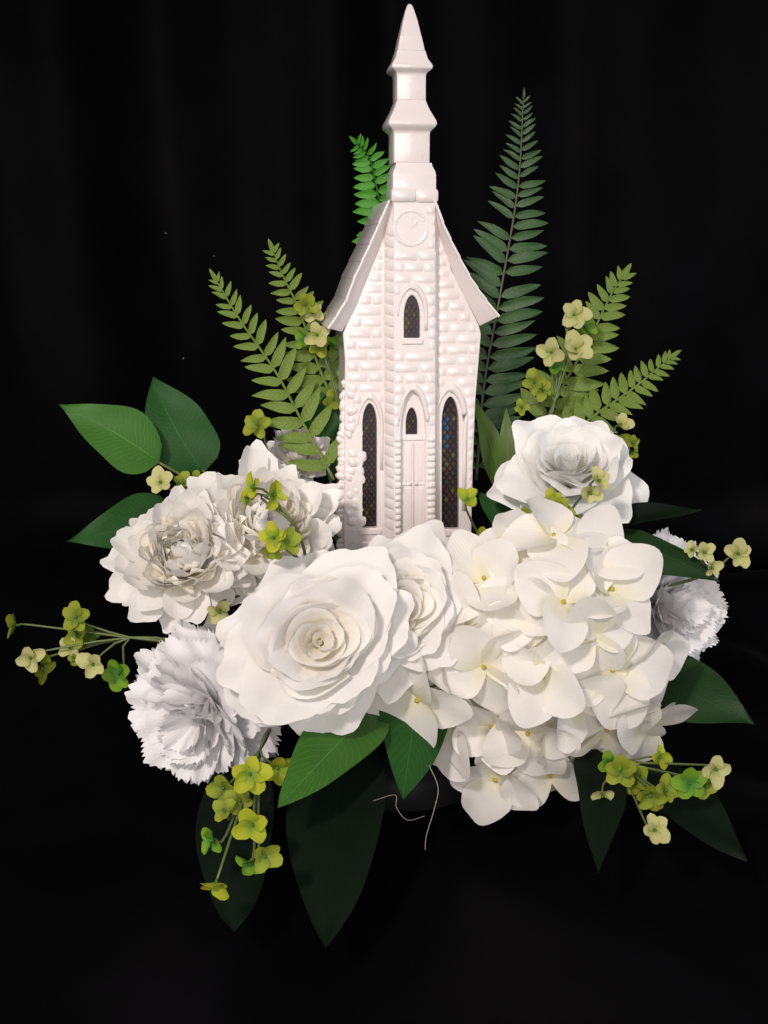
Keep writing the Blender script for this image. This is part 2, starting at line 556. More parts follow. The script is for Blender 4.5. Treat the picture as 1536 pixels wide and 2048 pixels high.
box_poly('tower_side', [(xr0 - 0.0006, YT + 0.0012), (xrb, -0.0004), (xrb - 0.006, -0.0004), (xr0 - 0.006, YT + 0.0056)], zbot, ztop - 0.0012)

# stained glass
def window(name, spec, yl, cells, left_blue=False, parent=church):
    outl = poly(arch(**spec, grow=5), yl)
    b = plate(name, outl, [], yl, yl + 0.0012, mat=DARK, bevel=0, parent=parent)
    inn = poly(arch(**spec), yl - 0.003)
    x0 = min(p[0] for p in inn); x1 = max(p[0] for p in inn)
    z0 = min(p[1] for p in inn); z1 = max(p[1] for p in inn)
    dx = (x1 - x0) / cells; dz = dx * 1.45
    rnd = random.Random(hash(name) % 7 + int(spec['xl']))
    row = 0
    z = z1
    while z > z0:
        off = 0.5 * (row % 2)
        for c in range(-1, cells + 1):
            cx = x0 + (c + 0.5 + off) * dx
            if not inside((cx, z), inn): continue
            key = ['yellow', 'red', 'grey', 'red'][(c + (row + 1) // 2) % 4] if row % 2 else ['yellow', 'red', 'grey'][c % 3]
            if left_blue and row in (5, 6, 7, 9, 11) and c <= 0: key = 'blue'
            hx, hz = dx * 0.40, dz * 0.40
            if not all(inside(q, inn) for q in ((cx - hx, z), (cx + hx, z), (cx, z + hz), (cx, z - hz))):
                hx *= 0.6; hz *= 0.6
            v = [(cx - hx, yl - 0.0001, z), (cx, yl - 0.0001, z - hz), (cx + hx, yl - 0.0001, z), (cx, yl - 0.0001, z + hz)]
            q = 0.72
            v2 = [(cx + (a - cx) * q, yl - 0.0006, z + (zz - z) * q) for a, _, zz in v]
            f = [(4, 5, 6, 7)] + [(i, (i + 1) % 4, 4 + (i + 1) % 4, 4 + i) for i in range(4)]
            obj('pane', mesh('pane', v + v2, f, PANES[key], smooth=False), b)
        z -= dz * 0.5
        row += 1
    return b
window('window', W_L, 0.0065, 3)
window('window', W_R, 0.0065, 3, True)
window('window', W_T, YT + 0.0046, 3)

# the door in its recess
yd = YT + 0.0042
door = plate('door', poly(arch(**DOOR, grow=3), yd), [poly(arch(**W_D), yd)], yd, yd + 0.0030)
window('window', W_D, yd + 0.0034, 3)
def slab(name, px0, py0, px1, py1, yl, t, parent, mat=CERAMIC, bevel=0.0004):
    (xa, za), (xb, zb) = P(px0, py1, yl), P(px1, py0, yl)
    return box_poly(name, [(xa, yl - t), (xb, yl - t), (xb, yl + 0.0004), (xa, yl + 0.0004)], za, zb, mat, parent, bevel)
for a, b_ in ((808, 823), (828, 846)):
    for c, d in ((885, 962), (976, 1076), (1086, 1165)):
        slab('door_panel', a, c, b_, d, yd, 0.0008, door)
slab('door_rail', 803, 874, 850, 881, yd, 0.0012, door)
slab('door_rail', 803, 965, 850, 971, yd, 0.0010, door)
slab('door_post', 823.6, 884, 827.4, 1170, yd, 0.0014, door)
for a in (820, 831):
    kx, kz = P(a, 966, yd)
    bm = bmesh.new(); bmesh.ops.create_uvsphere(bm, u_segments=10, v_segments=6, radius=0.0013)
    me = bpy.data.meshes.new('door_knob'); bm.to_mesh(me); bm.free(); me.materials.append(CERAMIC)
    obj('door_knob', me, door, Matrix.Translation((kx, yd - 0.0018, kz)))

# hood moulds over each arch
def hood(spec, yl, grow, r, foot, both=True):
    o_ = arch(**spec, grow=grow, bot=False)
    o_ = [p for p in o_ if p[1] <= foot]
    xc = (spec['xl'] + spec['xr']) / 2
    half = [p for p in o_ if p[0] >= xc - 0.01]
    pts = [(P(a, b, yl)[0], yl, P(a, b, yl)[1]) for a, b in half]
    pts2 = [(pts[-1][0], yl, P(0, foot, yl)[1])]
    obj('hood_mould', tube('hood_mould', spline(pts + pts2, 20), r, r * 0.45, CERAMIC, 8), church)
    if both:
        half = [p for p in o_ if p[0] <= xc + 0.01][::-1]
        pts = [(P(a, b, yl)[0], yl, P(a, b, yl)[1]) for a, b in half]
        obj('hood_mould', tube('hood_mould', spline(pts, 16), r * 0.6, r * 0.2, CERAMIC, 8), church)
hood(W_T, YT, 12, 0.0028, 668)
hood(W_R, 0.0, 12, 0.0036, 1050)
hood(W_L, 0.0, 9, 0.0026, 960)
hood(DOOR, YT, 5, 0.0030, 858)
slab('window_sill', 803, 678, 845, 688, YT, 0.0016, church)
slab('window_sill', 872, 1061, 930, 1072, 0.0, 0.0014, church)
slab('window_sill', 718, 1058, 762, 1069, 0.0, 0.0014, church)

# bricks ------------------------------------------------------------
brick_cache = {}
def brick_mesh(wd, ht, t, seed):
    """Soft pillow brick in the local x-z plane facing -y; 36 quads at most."""
    rnd = random.Random(seed)
    xs = [-1, -0.80, 0.0, 0.80, 1]; zs = [-1, -0.66, 0.66, 1]
    hgt = [[0 if (i in (0, 4) or j in (0, 3)) else 1 for i in range(5)] for j in range(4)]
    verts = []
    for j, z in enumerate(zs):
        for i, x in enumerate(xs):
            cx = 0.94 if (j in (0, 3) and i in (0, 4)) else 1
            k = hgt[j][i] * (0.85 + rnd.uniform(-0.15, 0.2))
            verts.append((x * wd / 2 * cx + rnd.uniform(-1, 1) * 0.00025, 0.0004 - k * t, z * ht / 2 * cx + rnd.uniform(-1, 1) * 0.00025))
    return mesh('brick', verts, [(a, b, c, d) for a, b, c, d in grid_faces(4, 5)], CERAMIC)

brick_no = [0]
def lay(region, exclude, yl, pitch, blen, t, seed, zphase=0.0, name='brick', pre=None):
    rnd = random.Random(seed)
    zlo = min(p[1] for p in region); zhi = max(p[1] for p in region)
    z = zhi - zphase; row = 0
    step = 0.0005
    xlo = min(p[0] for p in region); xhi = max(p[0] for p in region)
    def free(x, z0, z1):
        for q in (z0 + 0.12 * pitch, (z0 + z1) / 2, z1 - 0.12 * pitch):
            if not inside((x, q), region): return False
            for e in exclude:
                if inside((x, q), e): return False
        return True
    while z - pitch > zlo:
        runs, start = [], None
        x = xlo
        while x <= xhi + step:
            ok = free(x, z - pitch, z)
            if ok and start is None: start = x
            if not ok and start is not None:
                runs.append((start, x)); start = None
            x += step
        if start is not None: runs.append((start, xhi))
        for a, b in runs:
            if b - a < 0.0025: continue
            cuts = [a]
            x = a + blen * (0.5 if row % 2 else 1.0) * rnd.uniform(0.85, 1.15)
            while x < b - 0.35 * blen:
                cuts.append(x); x += blen * rnd.uniform(0.82, 1.2)
            cuts.append(b)
            for c0, c1 in zip(cuts, cuts[1:]):
                g = 0.00045
                wd, ht = c1 - c0 - g, pitch - g * rnd.uniform(0.8, 1.3)
                brick_no[0] += 1
                obj(name, brick_mesh(wd, ht, t * rnd.uniform(0.8, 1.2), brick_no[0]), church, (pre or Matrix.Identity(4)) @ Matrix.Translation(((c0 + c1) / 2, yl, z - pitch / 2)) @ Matrix.Rotation(rnd.uniform(-0.02, 0.02), 4, 'Y'))
        z -= pitch; row += 1

PIT = 21.5 * U
BL = 45 * U
BT = 0.00085
clock_ex = [(822 + 41 * math.cos(a), 456 + 41 * math.sin(a)) for a in np.linspace(0, 2 * math.pi, 20, endpoint=False)]
tower_region = poly([(787.5, 1085), (787.5, 408), (870.5, 408), (870.5, 1085)], YT)
lay(tower_region, [poly(clock_ex, YT), poly(arch(**W_T, grow=16), YT), poly(arch(DOOR['xl'] - 2, DOOR['xr'] + 2, 860, 768, 1200), YT),
                   poly([(786, 872), (872, 872), (872, 1190), (786, 1190)], YT)], YT, PIT, BL, BT, 3)
sd = Vector((xl0 - xlb, YT, 0)); sl = sd.length
sa = math.atan2(sd.y, sd.x)
lay([(0.0008, P(0, 1085, 0)[1]), (0.0008, ztop - 0.012), (sl - 0.0004, ztop - 0.012), (sl - 0.0004, P(0, 1085, 0)[1])], [], 0.0, PIT, 40 * U, BT, 15, 0.003,
    pre=Matrix.Translation((xlb, 0, 0)) @ Matrix.Rotation(sa, 4, 'Z'))
# narrow jamb bricks beside the door
for a, b_ in ((788, 802), (853, 871)):
    lay(poly([(a, 1100), (a, 872), (b_, 872), (b_, 1100)], YT), [], YT, 13.5 * U, 40 * U, 0.0019, 5)
stone_ex = [(660, 1200), (660, 770), (688, 770), (700, 800), (716, 850), (718, 1200)]
left_region = poly([(692, 1105), (692, 690), (690, 670), (712, 612), (738, 547), (762, 470), (766, 470), (766, 1105)], 0)
lay(left_region, [poly(arch(**W_L, grow=11), 0), poly(stone_ex, 0)], 0.0, PIT, BL, BT, 7, 0.002)
right_region = poly([(873, 1150), (873, 478), (885, 478), (902, 545), (926, 594), (954, 650), (959, 670), (949, 800), (944, 930), (938, 1150)], 0)
lay(right_region, [poly(arch(**W_R, grow=18, bot=False), 0), poly([(868, 1059), (934, 1059), (934, 1074), (868, 1074)], 0)], 0.0, PIT, BL, BT, 9, 0.004)
# tower band of bricks under the belfry
lay(poly([(781, 404), (781, 378), (876, 378), (876, 404)], YT - 0.0015), [], YT - 0.0012, 24 * U, 52 * U, 0.0015, 13)

# tumbled stones climbing the left corner
rs = random.Random(4)
def stone_mesh(a, b, c, seed):
    rr = random.Random(seed)
    bm = bmesh.new(); bmesh.ops.create_icosphere(bm, subdivisions=2, radius=1)
    for v in bm.verts:
        k = 1 + 0.14 * math.sin(v.co.x * 3 + seed) * math.sin(v.co.z * 4 + seed * 2) + rr.uniform(-0.03, 0.03)
        v.co = Vector((v.co.x * a * k, v.co.y * c * k, v.co.z * b * k))
    me = bpy.data.meshes.new('stone'); bm.to_mesh(me); bm.free()
    me.materials.append(CERAMIC)
    me.polygons.foreach_set('use_smooth', [True] * len(me.polygons))
    return me
row = 0
y = 770
while y < 1112:
    t = (y - 770) / 342
    x0, x1 = 688 - 14 * min(1, t * 1.5), 700 + 18 * min(1, t * 3)
    x = x0 + rs.uniform(-3, 5)
    while x < x1 - 3:
        wd = rs.uniform(10, 19)
        cx, cz = P(x + wd * 0.4, y + rs.uniform(-5, 5), 0)
        obj('stone', stone_mesh(wd * U * 0.74, rs.uniform(9, 14) * U, rs.uniform(4, 6) * U * (0.6 if x > 700 else 1.15), row * 10 + int(x)), church,
            Matrix.Translation((cx, 0.004 if x < 692 else 0.001, cz)) @ Matrix.Rotation(rs.uniform(-0.9, 0.9), 4, 'Y'))
        x += wd * 0.95
    y += 11.5; row += 1

# clock
ccx, ccz = P(822, 456, YT)
def disc(name, r, t, n, mat, parent, m, prof=None):
    prof = prof or [(0, -t), (r * 0.76, -t), (r * 0.82, -t), (r * 0.85, -t * 2.4), (r * 0.95, -t * 2.4), (r, 0)]
    v, f = [], []
    for rr, yy in prof:
        for k in range(n):
            a = 2 * math.pi * k / n
            v.append((rr * math.cos(a), yy, rr * math.sin(a)))
    for j in range(len(prof) - 1):
        for k in range(n):
            k2 = (k + 1) % n
            f.append((j * n + k, (j + 1) * n + k, (j + 1) * n + k2, j * n + k2))
    return obj(name, mesh(name, v, f, mat), parent, m)
clk = disc('clock_face', 36 * U, 0.0003, 36, CERAMIC, church, Matrix.Translation((ccx, YT + 0.0002, ccz)))
def bar(name, x0, z0, x1, z1, wd, yy, t, parent):
    yy += 0.0003; t *= 0.6
    d = Vector((x1 - x0, 0, z1 - z0)); nrm = Vector((-d.z, 0, d.x)).normalized() * wd / 2
    a, b = Vector((x0, 0, z0)), Vector((x1, 0, z1))
    c = [a + nrm, b + nrm, b - nrm, a - nrm]
    v = [(p.x, yy, p.z) for p in c] + [(p.x, yy - t, p.z) for p in c]
    f = [(4, 5, 6, 7)] + [(i, (i + 1) % 4, 4 + (i + 1) % 4, 4 + i) for i in range(4)]
    o = obj(name, mesh(name, v, f, CERAMIC, smooth=False), parent)
    return o
bar('clock_hand', 0, 0.0005, 0.0010, 0.0092, 0.0011, -0.0005, 0.0011, clk)
bar('clock_hand', 0, 0, 0.0045, 0.0048, 0.0012, -0.0005, 0.0010, clk)
for k in range(12):
    a = math.pi * k / 6
    bar('hour_mark', 0.0088 * math.sin(a), 0.0088 * math.cos(a), 0.0105 * math.sin(a), 0.0105 * math.cos(a), 0.0008, -0.0005, 0.0006, clk)

# belfry and spire: square sections stacked on the tower axis
def square_loft(name, prof, cx, cy, parent=church, bevel=0.0008, seg=2):
    v, f = [], []
    for h, z in prof:
        v += [(cx - h, cy - h, z), (cx + h, cy - h, z), (cx + h, cy + h, z), (cx - h, cy + h, z)]
    for j in range(len(prof) - 1):
        for k in range(4):
            k2 = (k + 1) % 4
            f.append((j * 4 + k, j * 4 + k2, (j + 1) * 4 + k2, (j + 1) * 4 + k))
    f.append((3, 2, 1, 0)); n = (len(prof) - 1) * 4
    f.append((n, n + 1, n + 2, n + 3))
    o = obj(name, mesh(name, v, f, CERAMIC, smooth=True), parent)
    md = o.modifiers.new('soft', 'BEVEL'); md.width = bevel; md.segments = seg; md.limit_method = 'ANGLE'; md.angle_limit = R(25)
    return o
HW = 42 * U
SCY = YT + HW
SCX = P(829, 420, YT)[0]
def prof(lst):                               # (photo row, half width) read at the front face
    out = []
    for py, h in lst:
        hm = h * U
        out.append((hm, P(829, py, SCY - hm)[1]))
    return out
scx2 = P(824.5, 230, SCY - 36 * U)[0]
scx3 = P(823.5, 130, SCY - 30 * U)[0]
square_loft('belfry_base', prof([(410, 41), (402, 41.5), (401, 43.5), (379, 43.5), (378, 42), (374, 41.5), (350, 41.5), (342, 40), (332, 35.5), (325, 34)]), SCX, SCY)
square_loft('belfry_shaft', prof([(326, 34.5), (292, 34.5), (268, 34.5), (262, 35.5), (256, 41), (250, 45.5), (243, 46), (238, 44), (218, 34), (206, 29.5), (199, 27.5)]), scx2, SCY)
square_loft('spire_shaft', prof([(200, 27.6), (172, 27.4), (152, 27.4), (146, 28.5), (141, 33), (136, 38), (130, 38.5), (127, 37.5), (126, 30)]), (scx2 + scx3) / 2, SCY)
square_loft('spire', prof([(130, 37.6), (127, 37), (116, 30.5), (103, 27), (101.5, 27), (100, 25.6), (74, 20.6), (72.5, 20.6), (71, 19.8), (44, 14.2), (42.5, 14.2), (41, 13.6), (20, 8), (12, 5.2), (9, 3.2), (8, 1.5)]), scx3, SCY, bevel=0.0012)
def niche(px, py_top, py_bot, hw, yl):
    pts = [(px - hw, py_bot), (px - hw, py_top + hw * 1.3), (px - hw * 0.6, py_top + hw * 0.4), (px, py_top), (px + hw * 0.6, py_top + hw * 0.4), (px + hw, py_top + hw * 1.3), (px + hw, py_bot)]
    q = [(P(a, b, yl)[0], yl, P(a, b, yl)[1]) for a, b in pts]
    obj('niche_mould', tube('niche_mould', spline(q, 18), 0.0003, 0.0003, CERAMIC, 6), church)
niche(828, 266, 318, 16, SCY - 34.5 * U + 0.0002)
niche(827, 153, 186, 11, SCY - 27.4 * U + 0.0002)

# roof: overhanging rakes and stepped courses
YR = -0.0115
r_out = [(871, 402), (886, 446), (901, 479), (919, 515), (938, 551), (955, 577), (972, 600), (998, 633)]
r_in = [(866, 420), (876, 462), (886, 494), (899, 527), (912, 560), (926, 587), (940, 613), (960, 652)]
l_out = [(777, 404), (759, 447), (741, 488), (724, 524), (708, 558), (694, 598), (675, 630), (657, 657)]
l_in = [(784, 420), (771, 462), (757, 502), (744, 534), (731, 566), (716, 604), (702, 634), (684, 664)]
def rake(out, inn):
    a = [P(p[0], p[1], YR) for p in out]; b = [P(p[0], p[1], -0.0005) for p in inn]
    n = len(a)
    v = [(x, YR, z) for x, z in a] + [(x, -0.0005, z) for x, z in b] + [(x, 0.0655, z) for x, z in a] + [(x, 0.0655, z) for x, z in b]
    f = []
    for i in range(n - 1):
        f.append((i, i + 1, n + i + 1, n + i))
        f.append((n + i, n + i + 1, 3 * n + i + 1, 3 * n + i))
        f.append((2 * n + i, 3 * n + i, 3 * n + i + 1, 2 * n + i + 1))
        f.append((i + 1, i, 2 * n + i, 2 * n + i + 1))
    f.append((0, n, 3 * n, 2 * n)); f.append((n - 1, 2 * n - 1 + 0, 4 * n - 1, 3 * n - 1)[::-1])
    me = mesh('gable_rake', v, f, CERAMIC, smooth=True)
    bm = bmesh.new(); bm.from_mesh(me); bmesh.ops.recalc_face_normals(bm, faces=bm.faces); bm.to_mesh(me); bm.free()
    o = obj('gable_rake', me, church)
    md = o.modifiers.new('soft', 'BEVEL'); md.width = 0.0006; md.segments = 2; md.limit_method = 'ANGLE'
rake(r_out, r_in); rake(l_out, l_in)
def courses(out, sgn):
    pts = [P(p[0], p[1], YR) for p in out]
    for i in range(len(pts) - 1):
        (xa, za), (xb, zb) = pts[i], pts[i + 1]
        d = Vector((xb - xa, 0, zb - za)); L_ = d.length; d.normalize()
        nn = Vector((-d.z, 0, d.x)) * sgn
        if nn.z < 0: nn = -nn
        p0 = Vector((xa, 0, za)) - d * 0.0015; p1 = Vector((xb, 0, zb)) + d * 0.0004
        t0, t1 = 0.0006, 0.0012
        ny = 1
        for k in range(ny):
            y0 = YR - 0.0006; y1 = 0.0672
            c = [p0 - nn * 0.001, p1 - nn * 0.001, p1 + nn * t1, p0 + nn * t0]
            v = [(q.x, y0, q.z) for q in c] + [(q.x, y1, q.z) for q in c]
            f = [(0, 1, 2, 3), (7, 6, 5, 4)] + [(j, 4 + j, 4 + (j + 1) % 4, (j + 1) % 4) for j in range(4)]
            me = mesh('roof_tile', v, f, CERAMIC, smooth=True)
            bm = bmesh.new(); bm.from_mesh(me); bmesh.ops.recalc_face_normals(bm, faces=bm.faces)
            bmesh.ops.bevel(bm, geom=list(bm.edges), offset=0.0008, segments=2, affect='EDGES', profile=0.6)
            for fc in bm.faces: fc.smooth = True
            bm.to_mesh(me); bm.free()
            obj('roof_tile', me, church)
courses(r_out, 1); courses(l_out, 1)
print('bricks', brick_no[0])

# ------------------------------------------------------------------ petals
def petal(name, L, W, mat, b=0.3, k=0.93, bend=(0.0, 0.4), cup=0.25, ruf=0.0, rf=2.0, ser=0.0, serf=9, tip=0.0, nu=9, nv=8, seed=0, point=0.0, notch=0.0, twist=0.0, chan=0.0, wrap=0.0, scal=0.0, lobes=2.5):
    """Fan petal growing along +y, face up +z."""
    rr = random.Random(seed)
    ph = rr.uniform(0, 6.28)
    u = np.linspace(-1, 1, nu); v = np.linspace(0, 1, nv)
    ts = np.linspace(0, 1.25, 100)
    th = bend[0] + bend[1] * ts + tip * ts ** 5
    Yc = np.concatenate([[0], np.cumsum(np.cos(th[:-1]) * (ts[1] - ts[0]))]) * L
    Zc = np.concatenate([[0], np.cumsum(np.sin(th[:-1]) * (ts[1] - ts[0]))]) * L
    U_, V_ = np.meshgrid(u, v)
    lenf = np.sqrt(np.clip(1 - (k * U_) ** 2, 0.02, 1))
    lenf = lenf * (1 - point) + point * (1 - np.abs(U_) ** 1.2 * 0.85)
    lenf = lenf * (1 - notch * np.exp(-(U_ / 0.22) ** 2))
    if ser:
        jag = np.array([rr.uniform(-1, 1) if i % 2 else rr.uniform(0.2, 1) for i in range(nu)])
        lenf = lenf * (1 + ser * jag[None, :] * V_ ** 3)
    lenf = lenf * (1 + 0.03 * np.sin(U_ * 5 + ph))
    if scal: lenf = lenf * (1 + scal * (np.cos(U_ * math.pi * lobes + ph * 0.3) - 0.5 * np.cos(U_ * math.pi * (lobes * 2.3) + ph)))
    t = V_ * lenf
    wp = W * 0.5 * (b + (1 - b) * np.sin(np.clip(V_ * 1.15, 0, 1) * math.pi / 2) ** 0.9)
    y = np.interp(t, ts, Yc); z = np.interp(t, ts, Zc); an = np.interp(t, ts, th)
    off = cup * W * 0.5 * U_ ** 2 * (0.35 + 0.65 * np.sin(np.clip(V_, 0, 1) * math.pi * 0.6))
    off = off + ruf * W * np.sin(rf * math.pi * U_ + ph) * t ** 2
    off = off - chan * W * np.exp(-(U_ / 0.15) ** 2) * np.clip(V_ * 3, 0, 1)
    off = off + 0.02 * W * np.sin(3 * t + 2 * U_ + ph * 2)
    x = U_ * wp * (1 - 0.22 * abs(cup) * U_ ** 2)
    if wrap:
        x = wp / wrap * np.sin(U_ * wrap); off = off + wp / wrap * (1 - np.cos(U_ * wrap))
    if twist:
        a = twist * t
        x, off = x * np.cos(a) - off * np.sin(a), x * np.sin(a) + off * np.cos(a)
    Y2 = y - np.sin(an) * off; Z2 = z + np.cos(an) * off
    verts = np.stack([x, Y2, Z2], -1).reshape(-1, 3)
    uvs = np.stack([U_ * 0.5 + 0.5, t], -1).reshape(-1, 2)
    return mesh(name, verts.tolist(), grid_faces(nv, nu), mat, True, uvs)

def petal_matrix(phi, tau, r0=0.0, z0=0.0, roll=0.0, s=1.0):
    d = Vector((math.sin(tau) * math.cos(phi), math.sin(tau) * math.sin(phi), math.cos(tau)))
    n = Vector((-math.cos(tau) * math.cos(phi), -math.cos(tau) * math.sin(phi), math.sin(tau)))
    x = d.cross(n)
    m = Matrix((x, d, n)).transposed().to_4x4()
    p = Vector((r0 * math.cos(phi), r0 * math.sin(phi), z0))
    return Matrix.Translation(p) @ m @ Matrix.Rotation(roll, 4, 'Y') @ Matrix.Scale(s, 4)

FOAM_C = Vector((0.015, -0.03, 0.075))
def stem_to_foam(root, p, mat=STEM, r=0.0018, name='stem'):
    q = FOAM_C + (p - FOAM_C) * 0.12
    mid = (p + q) / 2 + Vector((0, 0, -0.008))
    return part_world(name, tube(name, spline([p, mid, q], 8), r, r, mat), root)

def flower(name, label, cat, px, py, Y, axis, rings, group=None, roll=0, seed=1, back=0.0, calyx=True, squash=1.0):
    """rings: dicts with n, tau, L, W and petal() options; lengths in photo pixels at depth Y."""
    rr = random.Random(seed)
    ax = Vector(axis).normalized()
    p = at(px, py, Y) - ax * S(back, Y)
    root = empty(name, p, ax, roll, label, cat, group)
    root.matrix_world = root.matrix_world @ Matrix.Diagonal((squash, 1.0 / squash ** 0.5, 1.0, 1.0))
    k = S(1, Y)
    for ri, rg in enumerate(rings):
        rg = dict(rg)
        n = rg.pop('n'); tau = rg.pop('tau'); r0 = rg.pop('r0', 0) * k; z0 = rg.pop('z0', 0) * k
        L = rg.pop('L') * k; W = rg.pop('W') * k; mat = rg.pop('mat'); jit = rg.pop('jit', 0.12); ph0 = rg.pop('ph', rr.uniform(0, 6)); sv = rg.pop('sv', 0.1)
        arc = rg.pop('arc', None); rollj = rg.pop('rollj', 0.15); nvar = rg.pop('nvar', 4)
        var = [petal('petal', L, W, mat, seed=seed * 100 + ri * 10 + i, **{**rg, 'bend': (rg.get('bend', (0, 0.4))[0] + rr.uniform(-0.08, 0.08), rg.get('bend', (0, 0.4))[1] + rr.uniform(-0.15, 0.15))}) for i in range(min(n, nvar))]
        for i in range(n):
            ph = ph0 + (2 * math.pi * i / n if arc is None else arc * i / max(1, n - 1)) + rr.uniform(-jit, jit)
            m = petal_matrix(ph, R(tau) + rr.uniform(-jit, jit) * 0.7, r0, z0, rr.uniform(-rollj, rollj), 1 + rr.uniform(-sv, sv))
            obj('petal', var[i % len(var)], root, m)
    if calyx:
        c = lathe('calyx', [(0.0, -0.006), (0.002, -0.006), (0.0035, -0.002), (0.0045, 0.001), (0.002, 0.002)], STEM, 10)
        obj('calyx', c, root)
    stem_to_foam(root, p - ax * 0.005)
    return root

PI = math.pi
def arc_petal(rb, rt, h, arc, mat, spiral=0.0, curl=0.0, seed=0, nu=15, nv=9, wob=0.15, foot=0.0):
    """Upright petal wrapped round the flower's axis: part of a flaring sleeve with a rounded, wavy rim."""
    rr = random.Random(seed); p1, p2 = rr.uniform(0, 6), rr.uniform(0, 6)
    u = np.linspace(-1, 1, nu); v = np.linspace(0, 1, nv)
    U_, V_ = np.meshgrid(u, v)
    lf = np.sqrt(np.clip(1 - (0.80 * U_) ** 2, 0.02, 1)) * (1 + wob * 0.5 * np.sin(U_ * 4 + p1))
    t = V_ * lf
    ang = U_ * arc / 2
    r = rb + (rt - rb) * np.sin(np.clip(t, 0, 1) * PI / 2) + spiral * U_ + curl * np.clip(t, 0, 1.1) ** 6 + wob * rt * np.sin(U_ * 3.2 + p2) * t
    verts = np.stack([r * np.cos(ang), r * np.sin(ang), h * (foot + (1 - foot) * t)], -1).reshape(-1, 3)
    uvs = np.stack([U_ * 0.5 + 0.5, t], -1).reshape(-1, 2)
    return mesh('petal', verts.tolist(), grid_faces(nv, nu), mat, True, uvs)

def heart(root, k, mat, rows, seed):
    """rows: (number, foot radius, rim radius, height, rim curl) in px."""
    rr = random.Random(seed)
    for n, rb, rt, h, cu in rows:
        a0 = rr.uniform(0, 6)
        for i in range(n):
            me = arc_petal(rb * k, rt * k * rr.uniform(0.93, 1.07), h * k * rr.uniform(0.92, 1.05), 2 * PI / n * (rr.uniform(1.15, 1.7) if n > 1 else 0.85), mat, spiral=rt * k * 0.13, curl=cu * k, seed=rr.randrange(9999), foot=0.68 if n > 5 else 0.55)
            obj('petal', me, root, Matrix.Rotation(a0 + 2 * PI * i / n + rr.uniform(-0.2, 0.2), 4, 'Z') @ Matrix.Translation((rr.uniform(-1, 1) * 5 * k, rr.uniform(-1, 1) * 5 * k, 0)))

# --- two garden peonies in front
def peony_rings(k, mat):
    g = dict(mat=mat, scal=0.022, jit=0.24, sv=0.13, rollj=0.25)
    return [
        dict(g, n=8, tau=88, L=188 * k, W=190 * k, b=0.4, k=0.86, bend=(0.2, -0.25), cup=0.06, ruf=0.035, rf=2.2, nu=21, nv=11, tip=-0.25, z0=-14 * k),
        dict(g, n=8, tau=76, L=172 * k, W=178 * k, b=0.4, k=0.86, bend=(0.15, 0.0), cup=0.10, ruf=0.042, rf=2.0, nu=21, nv=11, tip=-0.35, z0=-6 * k),
        dict(g, n=7, tau=62, L=150 * k, W=165 * k, b=0.42, k=0.84, bend=(0.05, 0.3), wrap=0.45, cup=0, ruf=0.042, rf=1.8, nu=19, nv=11, tip=-0.35),
        dict(g, n=6, tau=49, L=118 * k, W=150 * k, b=0.45, k=0.82, bend=(0.0, 0.5), wrap=0.6, cup=0, ruf=0.035, rf=1.7, nu=19, nv=10, tip=-0.35, z0=4 * k, r0=18 * k),
    ]
HEART = [(4, 56, 88, 84, 10), (4, 44, 70, 91, 9), (3, 34, 54, 95, 8), (3, 24, 40, 98, 6), (2, 15, 27, 100, 4), (2, 6, 15, 99, 3)]
f = flower('white_peony', 'large open white peony facing forward at the front centre', 'flower', 640, 1285, -0.185, (0.10, -0.93, 0.36), peony_rings(1.07, PEONY), 'white peonies', seed=3, back=50, roll=0.6, squash=1.12)
heart(f, S(1.05, -0.185), PEONY_IN, HEART, 41)
f = flower('white_peony', 'white peony half hidden behind the front one, below the church door', 'flower', 808, 1218, -0.15, (0.26, -0.90, 0.34), peony_rings(0.94, PEONY), 'white peonies', seed=6, back=45, roll=0.9, squash=1.10)

heart(f, S(0.9, -0.145), PEONY_IN, HEART, 42)
# --- chrysanthemums on the left
MHEART = [(10, 58, 72, 86, -6), (9, 46, 60, 92, -8), (8, 33, 46, 99, -10), (8, 25, 36, 104, -8), (6, 17, 27, 108, -6), (5, 9, 18, 110, -5), (3, 2, 9, 110, -2)]
def mum_rings(k, mat):
    g = dict(mat=mat, nu=9, nv=9, k=0.58, jit=0.26, sv=0.15, rollj=0.35, ruf=0.03, rf=1.2, scal=0.02, lobes=1.5, nvar=6)
    return [
        dict(g, n=15, tau=104, L=150 * k, W=64 * k, b=0.4, bend=(0.1, 0.45), wrap=0.45, cup=0, chan=0.02),
        dict(g, n=16, tau=90, L=150 * k, W=64 * k, b=0.4, bend=(0.05, 0.6), wrap=0.5, cup=0, chan=0.02),
        dict(g, n=16, tau=76, L=146 * k, W=62 * k, b=0.4, bend=(0.0, 0.8), wrap=0.55, cup=0, chan=0.02),
        dict(g, n=15, tau=62, L=136 * k, W=60 * k, b=0.4, bend=(0.0, 0.95), wrap=0.6, cup=0, chan=0.02),
        dict(g, n=14, tau=50, L=126 * k, W=56 * k, b=0.45, bend=(0.0, 1.1), wrap=0.7, cup=0, z0=2 * k, r0=4 * k),
        dict(g, n=13, tau=38, L=116 * k, W=50 * k, b=0.45, bend=(0.0, 1.2), wrap=0.8, cup=0, z0=4 * k, r0=6 * k),
    ]
f = flower('chrysanthemum', 'ivory chrysanthemum with a full layered head, leftmost large bloom', 'flower', 366, 1105, -0.10, (0.05, -0.83, 0.55), mum_rings(1.06, MUM), 'ivory chrysanthemums', seed=8, back=72)
heart(f, S(1.06, -0.10), MUM_IN, MHEART, 51)
f = flower('chrysanthemum', 'ivory chrysanthemum with long upright petals beside the church stonework', 'flower', 535, 1052, -0.075, (0.22, -0.74, 0.62), mum_rings(1.16, MUM), 'ivory chrysanthemums', seed=9, back=45)
